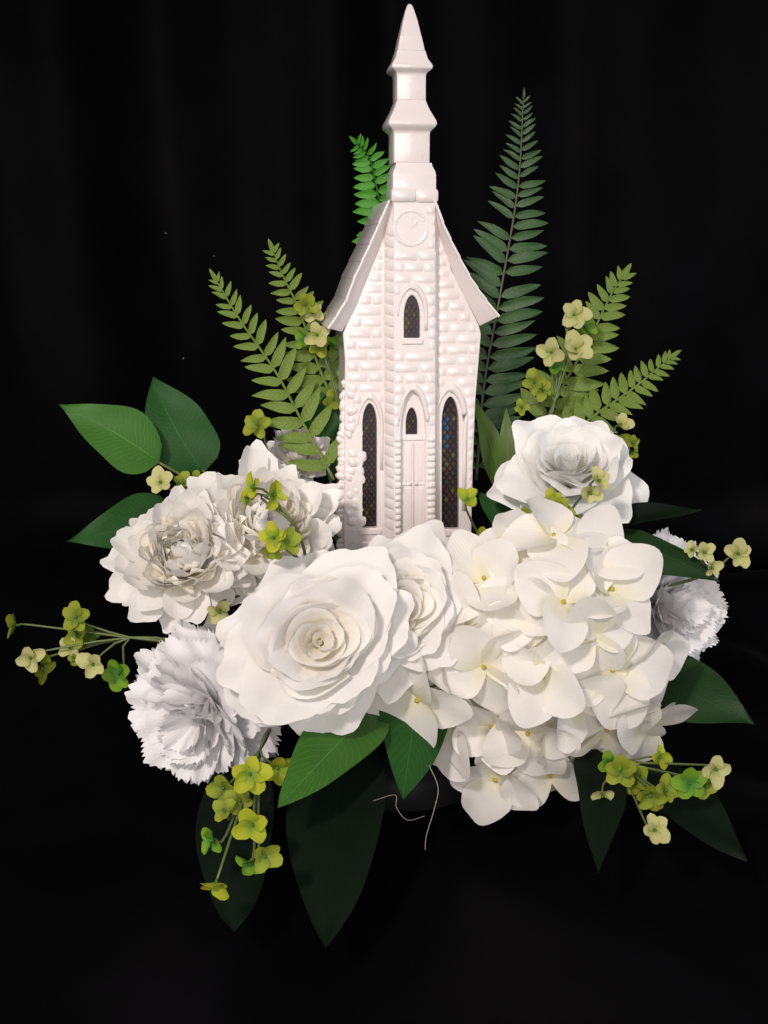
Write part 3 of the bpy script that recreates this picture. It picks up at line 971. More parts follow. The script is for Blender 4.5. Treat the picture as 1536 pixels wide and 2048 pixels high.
heart(f, S(1.14, -0.075), MUM_IN, MHEART, 52)
flower('chrysanthemum', 'small white bloom tucked behind the upright chrysanthemum under the fern', 'flower', 596, 912, 0.02, (0.2, -0.6, 0.8), mum_rings(0.48, MUM)[:5], 'ivory chrysanthemums', seed=10, back=15)

# --- rose, upper right
def rose_rings(k, mat):
    g = dict(mat=mat, scal=0.02, jit=0.2, lobes=2.2)
    return [
        dict(g, n=6, tau=92, L=158 * k, W=130 * k, b=0.4, k=0.80, bend=(0.25, -0.1), cup=0.12, ruf=0.06, rf=2.0, nu=19, nv=11, tip=-0.9, point=0.25, z0=-10 * k),
        dict(g, n=6, tau=70, L=148 * k, W=140 * k, b=0.4, k=0.84, bend=(0.15, 0.1), cup=0.2, ruf=0.05, rf=2.0, nu=19, nv=11, tip=-0.9),
        dict(g, n=5, tau=50, L=136 * k, W=140 * k, b=0.42, k=0.82, bend=(0.1, 0.3), wrap=0.5, cup=0, ruf=0.05, rf=1.8, nu=17, nv=11, tip=-0.8),
        dict(g, n=5, tau=34, L=122 * k, W=128 * k, b=0.45, k=0.80, bend=(0.05, 0.4), wrap=0.8, cup=0, ruf=0.03, rf=1.8, nu=17, nv=10, tip=-0.6),
    ]
f = flower('white_rose', 'white rose with curled petal edges, right of the church', 'flower', 1140, 950, -0.02, (-0.08, -0.70, 0.70), rose_rings(1.1, ROSE), seed=14, back=40, roll=0.3)

heart(f, S(1.0, -0.02), ROSE, [(4, 42, 64, 112, 12), (3, 32, 48, 116, 8), (3, 21, 34, 118, 6), (2, 11, 21, 119, 3), (1, 2, 10, 118, 0)], 43)
# --- carnations
def carn_rings(k, mat):
    o = []
    for n, tau, L, W in ((11, 96, 150, 125), (11, 80, 150, 125), (10, 62, 145, 120), (9, 45, 138, 115), (8, 29, 132, 105), (6, 14, 128, 95)):
        o.append(dict(n=n, tau=tau, L=L * k, W=W * k, mat=mat, b=0.16, k=0.60, bend=(0.0, 0.15), cup=0.12, ruf=0.04, rf=2.2, ser=0.05, nu=33, nv=7, tip=-0.35, jit=0.16, rollj=0.4))
    return o
flower('carnation', 'white frilled carnation in the shade at lower left', 'flower', 388, 1440, -0.135, (-0.36, -0.90, -0.10), carn_rings(1.15, CARN), 'white carnations', seed=21, back=75)
flower('carnation', 'white frilled carnation at far right under a dark leaf', 'flower', 1352, 1215, -0.05, (0.45, -0.75, 0.12), carn_rings(0.98, CARN), 'white carnations', seed=22, back=62)
flower('carnation', 'white carnation showing only its edge below the hydrangea', 'flower', 1262, 1372, -0.075, (0.5, -0.6, -0.25), carn_rings(0.5, CARN)[:4], 'white carnations', seed=23, back=20)

# --- hydrangea
HC = at(1090, 1305, -0.10)
hyd = empty('hydrangea', HC + Vector((0, 0.03, -0.02)), None, 0, 'big white hydrangea head with yellow eyes at front right', 'flower')
def build_hydrangea():
    rr = random.Random(31)
    k = S(1, -0.13)
    var = [petal('petal', 122 * k, 124 * k, HYD, b=0.28, k=0.90, bend=(rr.uniform(0, 0.4), rr.uniform(-0.7, 0.25)), cup=rr.uniform(0.05, 0.42), ruf=0.03, rf=1.5, nu=13, nv=11, seed=300 + i, tip=rr.uniform(-0.3, 0.3), point=0.1 * (i % 2)) for i in range(9)]
    eye = lathe('eye', [(0.0, 0.0035), (0.0011, 0.0032), (0.0016, 0.002), (0.0013, 0.0), (0.0007, -0.002)], YEL, 8)
    Rr = S(200, -0.13)
    spots = [  # photo x, y, first-petal angle (deg, 0 = right, 90 = up), scale, lift
        (985, 1328, 110, 1.0, 1.10), (1127, 1207, 150, 1.05, 1.10), (1053, 1225, 60, 0.85, 0.92), (1092, 1345, 60, 0.95, 1.05),
        (1064, 1452, 20, 1.0, 1.06), (1006, 1540, 250, 0.95, 0.95), (1105, 1530, 285, 1.05, 0.92), (1215, 1335, 5, 1.12, 1.0),
        (1205, 1445, 340, 1.22, 1.04), (985, 1165, 130, 0.98, 0.97), (1110, 1085, 95, 1.0, 0.96), (912, 1345, 200, 0.95, 0.97),
        (1215, 1185, 30, 1.05, 0.98), (915, 1450, 230, 0.95, 0.94), (1040, 1110, 100, 0.9, 0.9), (1150, 1400, 320, 0.95, 1.02), (1000, 1440, 200, 0.9, 1.0),
        (1180, 1270, 20, 0.95, 1.05), (1060, 1290, 280, 0.85, 0.93), (945, 1250, 170, 0.95, 0.98), (866, 1390, 185, 1.12, 1.5), (1285, 1320, 8, 1.0, 0.85), (1280, 1440, 340, 1.1, 0.9), (905, 1280, 175, 0.95, 0.86), (950, 1395, 160, 0.9, 0.8), (1060, 1390, 80, 0.9, 0.8), (1130, 1450, 0, 0.9, 0.8), (1020, 1270, 100, 0.9, 0.8), (1180, 1120, 60, 0.95, 0.85)]
    inv = hyd.matrix_world.inverted()
    for (px, py, ang, sc, lift) in spots:
        # direction from the head's centre, tilted towards the viewer
        px = 1084 + (px - 1090) * 1.10; py = 1318 + (py - 1315) * 1.06
        q = at(px, py, -0.13) - at(1090, 1305, -0.13)
        rad = min(0.97, q.length / (Rr * 1.22))
        depth = math.sqrt(1 - 0.8 * rad * rad)
        nrm = Vector((q.x / (Rr * 1.22), -depth - 0.40, q.z / (Rr * 1.22) + 0.12)).normalized()
        Yd = -0.095 - Rr * 1.05 * max(depth, 0.60) * lift
        pos = at(px, py, Yd)
        if py > 1400: nrm = (nrm + Vector((0, -0.5, 0.25)) * ((py - 1400) / 150)).normalized()
        nrm = (nrm + Vector((rr.uniform(-0.22, 0.22), rr.uniform(-0.1, 0.1), rr.uniform(-0.15, 0.22)))).normalized()
        m = Matrix.Translation(inv @ pos) @ frame(nrm).to_4x4()
        fl = bpy.data.objects.new('floret', eye); link(fl, hyd); fl.matrix_local = m
        n = 4
        for i in range(n):
            ph = R(ang) + 2 * PI * i / n + rr.uniform(-0.15, 0.15)
            obj('petal', var[rr.randrange(len(var))], fl, petal_matrix(ph, R(rr.uniform(66, 92)), 0.0, 0.0002 * (i % 2), rr.uniform(-0.3, 0.3), sc * rr.uniform(0.85, 1.05)))
        part_world('floret_stalk', tube('floret_stalk', [pos - nrm * 0.001, pos - nrm * 0.012, HC], 0.0008, 0.0012, STEM, 5), hyd)
    stem_to_foam(hyd, HC, r=0.003)
build_hydrangea()

# ------------------------------------------------------------------ leaves
def leaf_mesh(L, W, mat, bend=0.1, fold=0.15, curl=0.0, seed=0, pw=(0.62, 1.0), nu=9, nv=18, wave=0.045):
    rr = random.Random(seed); ph = rr.uniform(0, 6)
    u = np.linspace(-1, 1, nu); v = np.linspace(0, 1, nv)
    U_, V_ = np.meshgrid(u, v)
    pr = V_ ** pw[0] * (1 - V_) ** pw[1]
    pr = pr / pr.max()
    x = U_ * W * 0.5 * pr + curl * L * np.sin(V_ * PI) * 0.5
    y = V_ * L
    x = x * (1 + 0.05 * np.sin(V_ * 11 + ph * 2 + 2 * np.sign(U_)))
    z = fold * np.abs(U_) * W * 0.5 * pr + 0.035 * W * np.sin(V_ * 5.5 + ph) * (1 - 0.5 * U_ ** 2) + bend * L * 4 * V_ * (1 - V_) + wave * W * np.sin(V_ * 9 + ph + U_ * 1.5) * U_
    verts = np.stack([x, y, z], -1).reshape(-1, 3)
    uvs = np.stack([U_ * 0.5 + 0.5, V_], -1).reshape(-1, 2)
    return mesh('leaf', verts.tolist(), grid_faces(nv, nu), mat, True, uvs)

def leaf_obj(root, base, tip, width, nrm, mat, world=True, **kw):
    """One leaf blade from base to tip (world points); nrm = direction its face looks."""
    d = tip - base; L = d.length; d = d.normalized()
    n = Vector(nrm); n = (n - d * n.dot(d)).normalized()
    x = d.cross(n)
    m = Matrix((x, d, n)).transposed().to_4x4(); m.translation = base
    me = leaf_mesh(L, width, mat, **kw)
    o = bpy.data.objects.new('leaf', me); link(o, root)
    o.matrix_local = root.matrix_world.inverted() @ m
    return o

def leaf_spray(name, label, leaves, foot, group=None, stem=STEM):
    """leaves: (base px, py, Y), (tip px, py, Y), width px, normal, material, options. All on one stem going to foot."""
    b0 = [at(*l[0]) for l in leaves]
    ft = at(*foot)
    root = empty(name, ft, None, 0, label, 'leaves' if len(leaves) > 1 else 'leaf', group)
    for l, b in zip(leaves, b0):
        t = at(*l[1])
        leaf_obj(root, b, t, S(l[2], (l[0][2] + l[1][2]) / 2), l[3], l[4], **(l[5] if len(l) > 5 else {}))
        mid = (b + ft) / 2 + Vector((0, 0.004, 0.003))
        part_world('stem', tube('stem', spline([b + (t - b) * 0.03, mid, ft], 8), 0.0011, 0.0014, stem), root)
    bpy.context.view_layer.update()
    return root

G_L = 'cloth leaves fanned out under the flowers'
leaf_spray('leaf_sprig', 'sprig of three broad leaves at far left, two pointing up', [
    ((318, 925, -0.02), (118, 808, -0.03), 122, (-0.1, -0.85, 0.5), LEAF_B, dict(bend=0.05, fold=0.12, seed=1, curl=0.05, pw=(0.6, 1.2))),
    ((408, 945, 0.0), (306, 752, 0.02), 140, (0.15, -0.85, 0.45), LEAF_M, dict(bend=0.04, fold=0.1, seed=2, curl=-0.10, pw=(0.6, 1.1))),
    ((340, 1010, -0.03), (134, 1083, -0.07), 108, (-0.1, -0.9, 0.35), LEAF_M, dict(bend=0.04, fold=0.1, seed=3, curl=-0.12, pw=(0.6, 1.2)))], (455, 1030, -0.02), G_L)
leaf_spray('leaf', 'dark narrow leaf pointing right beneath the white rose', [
    ((1150, 1060, -0.03), (1404, 1020, -0.05), 62, (0.1, -0.55, 0.8), LEAF_SHADED, dict(bend=0.05, fold=0.2, seed=4))], (1080, 1085, -0.03), G_L)
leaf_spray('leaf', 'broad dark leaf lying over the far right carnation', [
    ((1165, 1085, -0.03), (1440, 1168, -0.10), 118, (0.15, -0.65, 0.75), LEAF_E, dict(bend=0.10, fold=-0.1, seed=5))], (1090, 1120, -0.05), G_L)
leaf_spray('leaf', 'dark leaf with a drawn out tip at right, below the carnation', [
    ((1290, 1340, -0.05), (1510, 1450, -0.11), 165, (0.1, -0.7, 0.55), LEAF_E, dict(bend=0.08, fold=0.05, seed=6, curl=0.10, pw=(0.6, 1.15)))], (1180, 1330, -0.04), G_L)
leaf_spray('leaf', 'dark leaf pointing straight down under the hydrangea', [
    ((1195, 1500, -0.13), (1196, 1748, -0.235), 118, (0.0, -0.75, 0.6), LEAF_SHADED, dict(bend=0.06, fold=0.15, seed=7, pw=(0.5, 1.1)))], (1130, 1400, -0.07), G_L)
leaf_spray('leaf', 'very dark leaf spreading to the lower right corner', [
    ((1240, 1520, -0.12), (1494, 1722, -0.21), 150, (0.0, -0.4, 0.8), LEAF_SHADED, dict(bend=0.06, fold=0.1, seed=8, pw=(0.55, 0.95)))], (1140, 1420, -0.06), G_L)
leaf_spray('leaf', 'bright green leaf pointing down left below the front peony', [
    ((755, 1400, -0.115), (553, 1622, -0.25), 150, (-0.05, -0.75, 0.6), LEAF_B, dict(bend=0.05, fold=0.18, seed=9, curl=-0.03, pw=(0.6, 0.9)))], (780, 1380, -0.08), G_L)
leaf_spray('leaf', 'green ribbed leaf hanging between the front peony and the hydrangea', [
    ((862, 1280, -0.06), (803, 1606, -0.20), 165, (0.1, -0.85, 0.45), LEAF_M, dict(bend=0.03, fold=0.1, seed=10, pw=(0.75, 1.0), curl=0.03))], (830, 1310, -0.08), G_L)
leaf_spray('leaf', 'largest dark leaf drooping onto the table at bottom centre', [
    ((690, 1400, -0.10), (650, 1905, -0.285), 205, (0.05, -0.6, 0.75), LEAF_SHADED, dict(bend=0.03, fold=0.12, seed=11, pw=(0.95, 0.95), wave=0.06))], (730, 1380, -0.08), G_L)
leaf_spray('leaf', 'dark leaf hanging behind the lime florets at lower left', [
    ((480, 1500, -0.11), (470, 1870, -0.265), 165, (0.0, -0.55, 0.75), LEAF_SHADED, dict(bend=0.06, fold=0.12, seed=12, pw=(0.7, 0.7)))], (560, 1420, -0.09), G_L)
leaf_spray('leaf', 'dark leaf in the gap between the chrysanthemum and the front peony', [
    ((500, 1225, -0.09), (330, 1330, -0.11), 90, (0, -0.8, 0.5), LEAF_SHADED, dict(bend=0.05, fold=0.12, seed=13))], (560, 1200, -0.05), G_L)
leaf_spray('leaf', 'tall mid green leaf standing against the left side of the church', [
    ((655, 945, 0.03), (612, 752, 0.05), 85, (0.35, -0.85, 0.3), LEAF_M, dict(bend=0.04, fold=0.25, seed=14, curl=0.08))], (668, 1010, 0.02), G_L)
leaf_spray('leaf', 'olive leaf rising behind the right window of the church', [
    ((1010, 1000, 0.05), (950, 800, 0.07), 52, (0.2, -0.8, 0.3), LEAF_O, dict(bend=0.05, fold=0.2, seed=15))], (1010, 1060, 0.02), G_L)
leaf_spray('leaf', 'olive leaf beside the left petals of the white rose', [
    ((1020, 1040, 0.045), (1012, 815, 0.06), 50, (-0.1, -0.8, 0.3), LEAF_O, dict(bend=0.05, fold=0.2, seed=16))], (1030, 1080, 0.02), G_L)
leaf_spray('leaf', 'dark green leaf low between church and hydrangea', [
    ((1050, 1090, 0.0), (955, 985, 0.03), 60, (0.0, -0.7, 0.6), LEAF_M, dict(bend=0.05, fold=0.2, seed=17))], (1070, 1120, -0.02), G_L)

# ------------------------------------------------------------------ ferns
leaflet_cache = {}
def leaflet(mat, ratio=0.30, point=0.8):
    key = (mat.name, ratio)
    if key not in leaflet_cache:
        leaflet_cache[key] = [leaf_mesh(1.0, ratio, mat, bend=0.03 + 0.02 * i, fold=0.3, seed=i, pw=(0.40, 0.72 + 0.08 * i), nu=5, nv=8, curl=0.04 * (i - 1)) for i in range(3)]
    return leaflet_cache[key]

def fern(label, path, nl, len_fn, mat, stem_mat, face, ratio=0.32, lean=62, r=0.0013, seed=1, droop=0.0):
    """path: (px, py, Y) from foot to tip; nl leaflet pairs; len_fn(t) leaflet length in px."""
    rr = random.Random(seed)
    pts = spline([at(*p) for p in path], 40)
    root = empty('fern_frond', pts[0], None, 0, label, 'fern', 'fern fronds standing behind the flowers')
    part_world('stem', tube('stem', pts, r, r * 0.45, stem_mat), root)
    ar = np.array([tuple(p) for p in pts])
    seg = np.concatenate([[0], np.cumsum(np.linalg.norm(np.diff(ar, axis=0), axis=1))])
    tot = seg[-1]
    Ym = sum(p[2] for p in path) / len(path)
    me = leaflet(mat, ratio)
    fz = Vector(face).normalized()
    inv = root.matrix_world.inverted()
    # leaflet spacing follows leaflet size
    ts = []
    cum = np.cumsum([0.35 + len_fn((i + 0.5) / nl) / max(len_fn(x / 20) for x in range(21)) for i in range(nl)])
    ts = cum / cum[-1] * 0.985
    for i, t in enumerate(ts):
        s = t * tot
        p = Vector([np.interp(s, seg, ar[:, c]) for c in range(3)])
        p2 = Vector([np.interp(min(tot, s + 0.002), seg, ar[:, c]) for c in range(3)])
        p1 = Vector([np.interp(max(0, s - 0.002), seg, ar[:, c]) for c in range(3)])
        d = (p2 - p1).normalized()
        side = d.cross(fz).normalized()
        n0 = side.cross(d)
        for sg in (-1, 1):
            if rr.random() < 0.03: continue
            L = S(len_fn(t), Ym) * rr.uniform(0.88, 1.08)
            a = R(lean + rr.uniform(-7, 7) - 22 * max(0, t - 0.75) / 0.25)
            dr = (side * (sg * math.sin(a)) + d * math.cos(a) - n0 * (droop + rr.uniform(-0.12, 0.12))).normalized()
            n = (n0 + side * (-sg * rr.uniform(0.05, 0.3)) + d * rr.uniform(-0.25, 0.1))
            n = (n - dr * n.dot(dr)).normalized()
            x = dr.cross(n)
            m = Matrix((x * L, dr * L, n * L)).transposed().to_4x4(); m.translation = p + n0 * 0.0004 + d * (sg * S(2, Ym))
            o = bpy.data.objects.new('leaflet', me[rr.randrange(3)]); link(o, root)
            o.matrix_local = inv @ m
    # end leaflet
    d = (pts[-1] - pts[-3]).normalized()
    n = (fz - d * fz.dot(d)).normalized(); L = S(max(16, len_fn(1.0) * 1.3), Ym)
    m = Matrix((d.cross(n) * L, d * L, n * L)).transposed().to_4x4(); m.translation = pts[-1] - d * L * 0.1
    o = bpy.data.objects.new('leaflet', me[1]); link(o, root); o.matrix_local = inv @ m
    return root

fern('tallest dark green fern frond, rising right of the church spire', [(952, 960, 0.07), (968, 770, 0.09), (1000, 590, 0.10), (1035, 380, 0.11), (1047, 195, 0.11)], 36,
     lambda t: 16 + 76 * min(1, (1 - t) * 1.9) ** 0.85 + 14 * (1 - t), FERN_D, STEM_D, (0.22, -0.9, 0.25), ratio=0.235, lean=70, r=0.0014, seed=1)
fern('bright green fern frond peeking out left of the church roof', [(800, 620, 0.09), (775, 480, 0.10), (752, 370, 0.10), (738, 315, 0.10), (712, 286, 0.09)], 20,
     lambda t: 18 + 52 * min(1, (1 - t) * 1.6) ** 0.8, FERN_B, LEAF_B, (-0.1, -0.95, 0.2), ratio=0.36, lean=82, seed=2)
fern('light green fern frond leaning furthest left', [(668, 960, 0.0), (608, 850, 0.01), (552, 745, 0.02), (480, 640, 0.02), (432, 560, 0.02)], 17,
     lambda t: 22 + 60 * min(1, (1 - t) * 1.5) ** 0.9, FERN_L, FERN_L, (0.0, -0.9, 0.35), ratio=0.31, lean=56, seed=3)
fern('light green fern frond between the leftmost frond and the church roof', [(690, 860, 0.05), (640, 740, 0.05), (598, 620, 0.05), (565, 550, 0.05), (546, 502, 0.05)], 17,
     lambda t: 22 + 56 * min(1, (1 - t) * 1.4), FERN_L, FERN_L, (0.0, -0.9, 0.3), ratio=0.34, lean=66, seed=4)
fern('light green fern frond upright above the white rose', [(1080, 860, 0.06), (1130, 765, 0.06), (1180, 675, 0.06), (1222, 590, 0.06), (1244, 555, 0.06)], 15,
     lambda t: 28 + 52 * min(1, (1 - t) * 1.5), FERN_L, FERN_L, (0.0, -0.9, 0.35), ratio=0.36, lean=62, seed=5)
fern('small fern frond slanting right, tip far from the church', [(1130, 880, 0.04), (1190, 830, 0.04), (1262, 780, 0.04), (1320, 733, 0.04), (1342, 716, 0.04)], 14,
     lambda t: 22 + 40 * min(1, (1 - t) * 1.5), FERN_L, FERN_L, (-0.25, -0.8, 0.5), ratio=0.36, lean=66, seed=6)
fern('dark green fern frond low behind the left side of the church', [(700, 960, 0.05), (680, 860, 0.06), (655, 770, 0.07), (625, 700, 0.07)], 14,
     lambda t: 26 + 40 * min(1, (1 - t) * 1.5), FERN_D, STEM, (-0.1, -0.9, 0.3), ratio=0.36, lean=72, seed=7)

# ------------------------------------------------------------------ sprigs of little lime florets
FPET = {}
def floret_petals(mat):
    if mat.name not in FPET:
        rr = random.Random(77)
        FPET[mat.name] = [petal('petal', 1.0, 0.92, mat, b=0.3, k=0.88, bend=(rr.uniform(0, 0.25), rr.uniform(-0.5, 0.5)), cup=rr.uniform(0.2, 0.6), nu=7, nv=6, seed=i, tip=0.2 * (i - 1), notch=0.08 * (i % 2)) for i in range(4)]
    return FPET[mat.name]
EYEM = lathe('eye', [(0.0, 0.0024), (0.0009, 0.002), (0.0011, 0.001), (0.0008, -0.001), (0.0005, -0.003)], EYE, 7)

def sprig(label, foot, florets, seed=1, via=None, r=0.0008):
    """florets: (px, py, Y, radius px, normal, material, petals)."""
    rr = random.Random(seed)
    ft = at(*foot)
    root = empty('floret_sprig', ft, None, 0, label, 'sprig', 'sprigs of lime green florets')
    inv = root.matrix_world.inverted()
    for f in florets:
        px, py, Y, rad, nrm, mat = f[:6]
        n = f[6] if len(f) > 6 else 4
        pos = at(px, py, Y)
        nn = Vector(nrm).normalized()
        fl = bpy.data.objects.new('floret', EYEM); link(fl, root)
        fl.matrix_local = inv @ (Matrix.Translation(pos) @ frame(nn).to_4x4())
        ps = floret_petals(mat)
        ph0 = rr.uniform(0, 6)
        for i in range(n):
            obj('petal', ps[rr.randrange(4)], fl, petal_matrix(ph0 + 2 * PI * i / n + rr.uniform(-0.2, 0.2), R(rr.uniform(58, 95)), 0, 0, rr.uniform(-0.35, 0.35), S(rad * 0.98, Y) * rr.uniform(0.85, 1.1)))
        back = pos - nn * 0.010
        pts = [pos - nn * 0.0015, back] + ([at(*via)] if via else []) + [ft]
        part_world('stem', tube('stem', spline(pts, 10), r * 0.8, r * 1.2, STEM, 5), root)
    return root

sprig('lime floret sprig reaching out at far left on thin bundled stems', (400, 1290, -0.09), [
    (32, 1250, -0.10, 34, (-0.9, -0.3, 0.1), OLIVE, 4), (60, 1315, -0.12, 34, (0.3, -0.9, 0.1), PALE, 4), (82, 1335, -0.10, 36, (0.9, -0.4, -0.2), OLIVE, 4),
    (152, 1235, -0.11, 36, (0.2, -0.85, 0.5), OLIVE, 5), (155, 1270, -0.10, 32, (-0.3, -0.9, 0.0), OLIVE, 4), (140, 1295, -0.10, 28, (-0.2, -0.8, 0.4), PALE, 4), (150, 1318, -0.11, 20, (0.1, -0.9, -0.2), OLIVE, 4),
    (186, 1328, -0.125, 38, (0.1, -0.95, 0.1), PALE, 4), (238, 1346, -0.11, 40, (-0.1, -0.95, 0.1), GRN, 5), (180, 1270, -0.085, 26, (0.4, -0.8, 0.2), GRN, 4)], 2, (260, 1275, -0.10))
sprig('bright yellow green floret sprig hanging at lower left', (545, 1450, -0.12), [
    (500, 1548, -0.235, 50, (0.1, -0.93, 0.35), LIME, 5), (553, 1535, -0.205, 40, (0.45, -0.85, 0.1), LIME, 4), (448, 1575, -0.22, 42, (-0.3, -0.9, 0.1), OLIVE, 4),
    (505, 1650, -0.262, 50, (0.1, -0.9, 0.4), LIME, 4), (425, 1680, -0.258, 38, (-0.6, -0.7, 0.1), GRN, 4), (450, 1622, -0.238, 34, (-0.3, -0.6, 0.6), OLIVE, 4),
    (528, 1712, -0.278, 46, (0.35, -0.85, 0.2), OLIVE, 4), (500, 1725, -0.275, 40, (-0.1, -0.85, -0.2), GRN, 4), (432, 1765, -0.288, 44, (-0.2, -0.6, -0.55), LIME, 4), (480, 1600, -0.232, 36, (0.0, -0.7, 0.2), OLIVE, 4)], 3, (520, 1500, -0.18))
sprig('mixed yellow and green floret sprig at lower right', (1160, 1480, -0.10), [
    (1430, 1538, -0.19, 42, (0.2, -0.9, 0.2), PALE, 4), (1378, 1565, -0.19, 46, (-0.1, -0.95, 0.1), GRN, 5), (1408, 1572, -0.185, 36, (0.3, -0.8, 0.1), OLIVE, 4),
    (1308, 1660, -0.215, 42, (0.1, -0.85, 0.4), PALE, 5), (1300, 1590, -0.20, 46, (-0.1, -0.9, 0.0), OLIVE, 5), (1330, 1580, -0.19, 36, (0.3, -0.8, 0.3), OLIVE, 4), (1205, 1590, -0.18, 38, (-0.2, -0.85, -0.2), PALE, 4),
    (1240, 1540, -0.17, 44, (-0.1, -0.9, 0.2), OLIVE, 5), (1270, 1560, -0.165, 40, (0.1, -0.8, 0.5), OLIVE, 4), (1318, 1515, -0.16, 34, (0.4, -0.7, 0.3), LIME, 4), (1220, 1525, -0.165, 36, (-0.2, -0.8, 0.2), GRN, 4)], 4, (1230, 1520, -0.14))
sprig('sprig of four florets bowing over the upright chrysanthemum', (612, 1115, -0.10), [
    (508, 975, -0.14, 34, (-0.7, -0.5, 0.4), LIME, 4), (497, 1000, -0.135, 24, (-0.8, -0.4, -0.2), OLIVE, 3), (546, 990, -0.14, 36, (0.75, -0.5, 0.3), LIME, 4)], 5, (590, 1050, -0.135), 0.0009)
sprig('cluster of round lime petals just above the front peony', (600, 1120, -0.12), [
    (548, 1075, -0.165, 38, (-0.2, -0.9, 0.3), LIME, 4), (575, 1085, -0.165, 36, (0.3, -0.8, 0.5), OLIVE, 4), (545, 1100, -0.16, 30, (-0.1, -0.8, -0.3), OLIVE, 4)], 6)
sprig('floret sprig against the left eave of the church roof', (690, 850, 0.03), [
    (612, 610, 0.02, 30, (0.0, -0.95, 0.2), OLIVE, 5), (625, 625, 0.025, 26, (0.4, -0.8, 0.0), PALE, 4), (634, 670, 0.02, 32, (0.1, -0.9, 0.2), PALE, 4), (640, 690, 0.03, 28, (-0.2, -0.9, -0.2), OLIVE, 4),
    (610, 680, 0.04, 26, (-0.5, -0.8, 0.0), GRN, 4), (665, 690, 0.05, 22, (0.5, -0.8, 0.2), GRN, 4), (668, 800, 0.035, 26, (-0.2, -0.9, 0.2), OLIVE, 4)], 7, (665, 760, 0.03), 0.0006)
sprig('pale floret sprig in front of the right upright fern', (1075, 880, 0.02), [
    (1148, 630, 0.03, 36, (0.0, -0.9, 0.3), PALE, 5), (1150, 698, 0.02, 40, (0.15, -0.9, 0.3), PALE, 5), (1103, 705, 0.03, 34, (-0.4, -0.85, 0.1), PALE, 4), (1068, 765, 0.03, 32, (-0.1, -0.9, 0.2), OLIVE, 4),
    (1085, 780, 0.025, 26, (0.4, -0.8, 0.2), OLIVE, 4), (1110, 735, 0.035, 32, (0.1, -0.6, 0.6), GRN, 4), (1043, 815, 0.03, 18, (0, -0.9, 0.2), OLIVE, 4), (1170, 655, 0.04, 26, (0.5, -0.7, 0.3), GRN, 4)], 8, (1110, 800, 0.03))
sprig('small floret sprig at the right edge of the white rose', (1190, 985, 0.02), [
    (1240, 850, 0.02, 28, (0.3, -0.7, 0.6), PALE, 4), (1240, 882, 0.025, 26, (0.0, -0.9, 0.1), OLIVE, 4), (1265, 885, 0.02, 22, (0.5, -0.8, 0.2), OLIVE, 4), (1262, 905, 0.02, 18, (0.3, -0.8, -0.4), OLIVE, 4)], 9)
sprig('olive and pale floret sprig crossing the lower petals of the rose', (1100, 1080, -0.05), [
    (1196, 962, -0.10, 34, (0.35, -0.8, 0.4), PALE, 4), (1180, 985, -0.10, 30, (0.0, -0.9, -0.1), PALE, 4), (1120, 1022, -0.095, 36, (0.0, -0.9, 0.3), OLIVE, 5), (1105, 1000, -0.085, 28, (-0.3, -0.6, 0.6), LIME, 4),
    (1140, 1040, -0.09, 28, (0.3, -0.9, 0.1), OLIVE, 4), (1050, 1030, -0.07, 20, (-0.1, -0.9, 0.2), OLIVE, 4)], 10)
sprig('pale floret sprig at far right beyond the carnation', (1300, 1180, -0.05), [
    (1475, 1108, -0.09, 36, (0.2, -0.8, 0.4), PALE, 5), (1408, 1105, -0.10, 30, (0.2, -0.85, 0.4), PALE, 4), (1422, 1135, -0.10, 26, (0.3, -0.85, 0.0), PALE, 4), (1385, 1100, -0.09, 20, (-0.5, -0.7, 0.4), PALE, 4)], 11, (1410, 1150, -0.08))
sprig('single lime floret crossing the right church window', (965, 1085, -0.05), [
    (935, 1000, -0.085, 36, (0.0, -0.55, 0.8), LIME, 3), (958, 1078, -0.08, 30, (0.5, -0.8, 0.1), LIME, 3)], 12)
sprig('lime floret beside the tip of the upright chrysanthemum', (540, 920, -0.01), [(516, 850, -0.02, 34, (-0.1, -0.92, 0.3), OLIVE, 5)], 13)
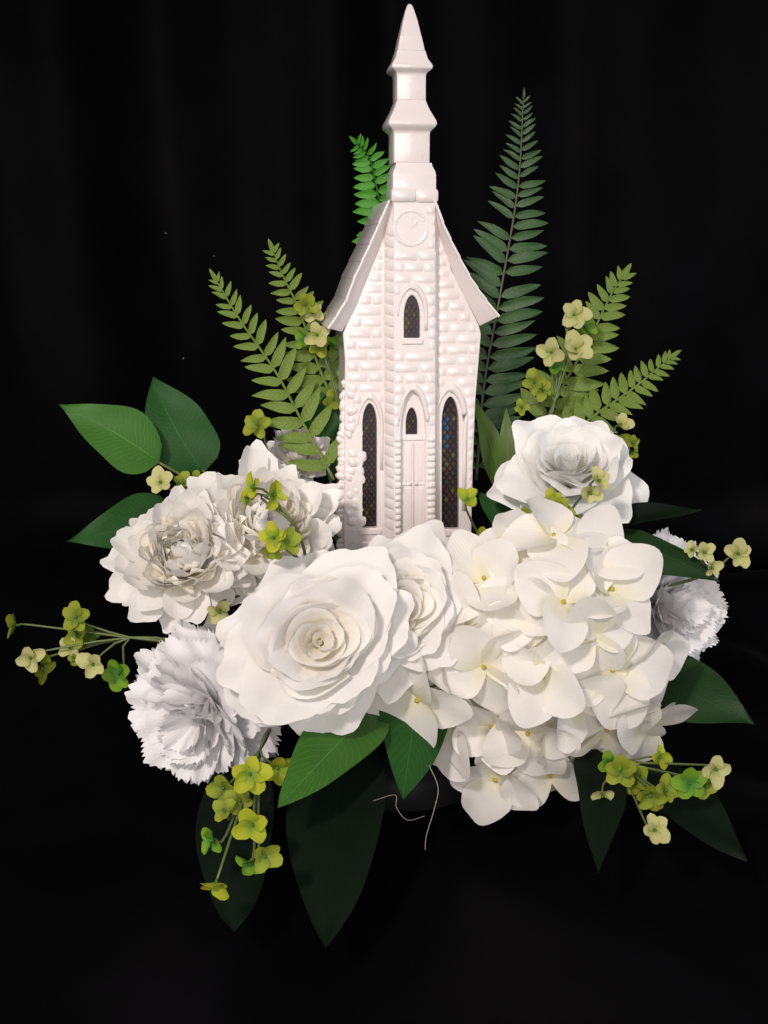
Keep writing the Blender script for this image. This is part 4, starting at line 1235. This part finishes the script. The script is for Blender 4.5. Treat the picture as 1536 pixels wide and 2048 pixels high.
sprig('pale floret pair above the leftmost chrysanthemum', (410, 1010, -0.05), [(322, 965, -0.06, 34, (-0.1, -0.85, 0.5), PALE, 5), (365, 968, -0.05, 28, (0.2, -0.7, 0.6), OLIVE, 4), (392, 962, -0.04, 24, (0.2, -0.8, 0.3), OLIVE, 4)], 14)
sprig('olive floret under the chrysanthemum, left of the front peony', (520, 1180, -0.09), [(440, 1222, -0.115, 34, (0.0, -0.8, -0.3), PALE, 4)], 15)

# ------------------------------------------------------------------ stray fibres
def strand(name, label, pts, r):
    o = obj(name, tube(name, spline([at(*p) for p in pts], 28), r, r * 0.6, HAIR, 5))
    tag(o, label, 'fibre', 'stray fibres hanging under the flowers')
strand('glue_strand', 'long thin fibre hanging below the green ribbed leaf', [(858, 1530, -0.19), (876, 1575, -0.205), (868, 1620, -0.215), (853, 1670, -0.225), (850, 1700, -0.23)], 0.00028)
strand('glue_strand', 'thin fibre looping beside the tip of the ribbed leaf', [(745, 1602, -0.20), (790, 1590, -0.21), (793, 1615, -0.215), (815, 1640, -0.22), (850, 1632, -0.225)], 0.0002)
strand('glue_strand', 'short pale fibre under the left edge of the hydrangea', [(898, 1520, -0.16), (915, 1540, -0.17), (928, 1558, -0.175)], 0.0003)

def lint(label, px, py, r, seed):
    rr = random.Random(seed)
    p = at(px, py, 0.57)
    v, f = [], []
    for k in range(4):
        a = Vector((rr.uniform(-1, 1), rr.uniform(-0.3, 0.3), rr.uniform(-1, 1))) * r
        b = Vector((rr.uniform(-1, 1), rr.uniform(-0.3, 0.3), rr.uniform(-1, 1))) * r
        tube_geo([a, (a + b) * 0.3, b], r * 0.35, r * 0.2, 5, v, f)
    o = obj('lint_speck', mesh('lint_speck', v, f, HAIR)); o.location = p
    tag(o, label, 'lint', 'specks of lint on the black cloth')
lint('tiny white lint speck on the black backdrop, highest of three on the left', 331, 466, 0.0010, 1)
lint('tiny lint speck on the backdrop just above the leftmost fern tip', 428, 512, 0.0008, 2)
lint('tiny white lint speck on the backdrop left of the long fern frond, lowest of three', 367, 717, 0.0012, 3)
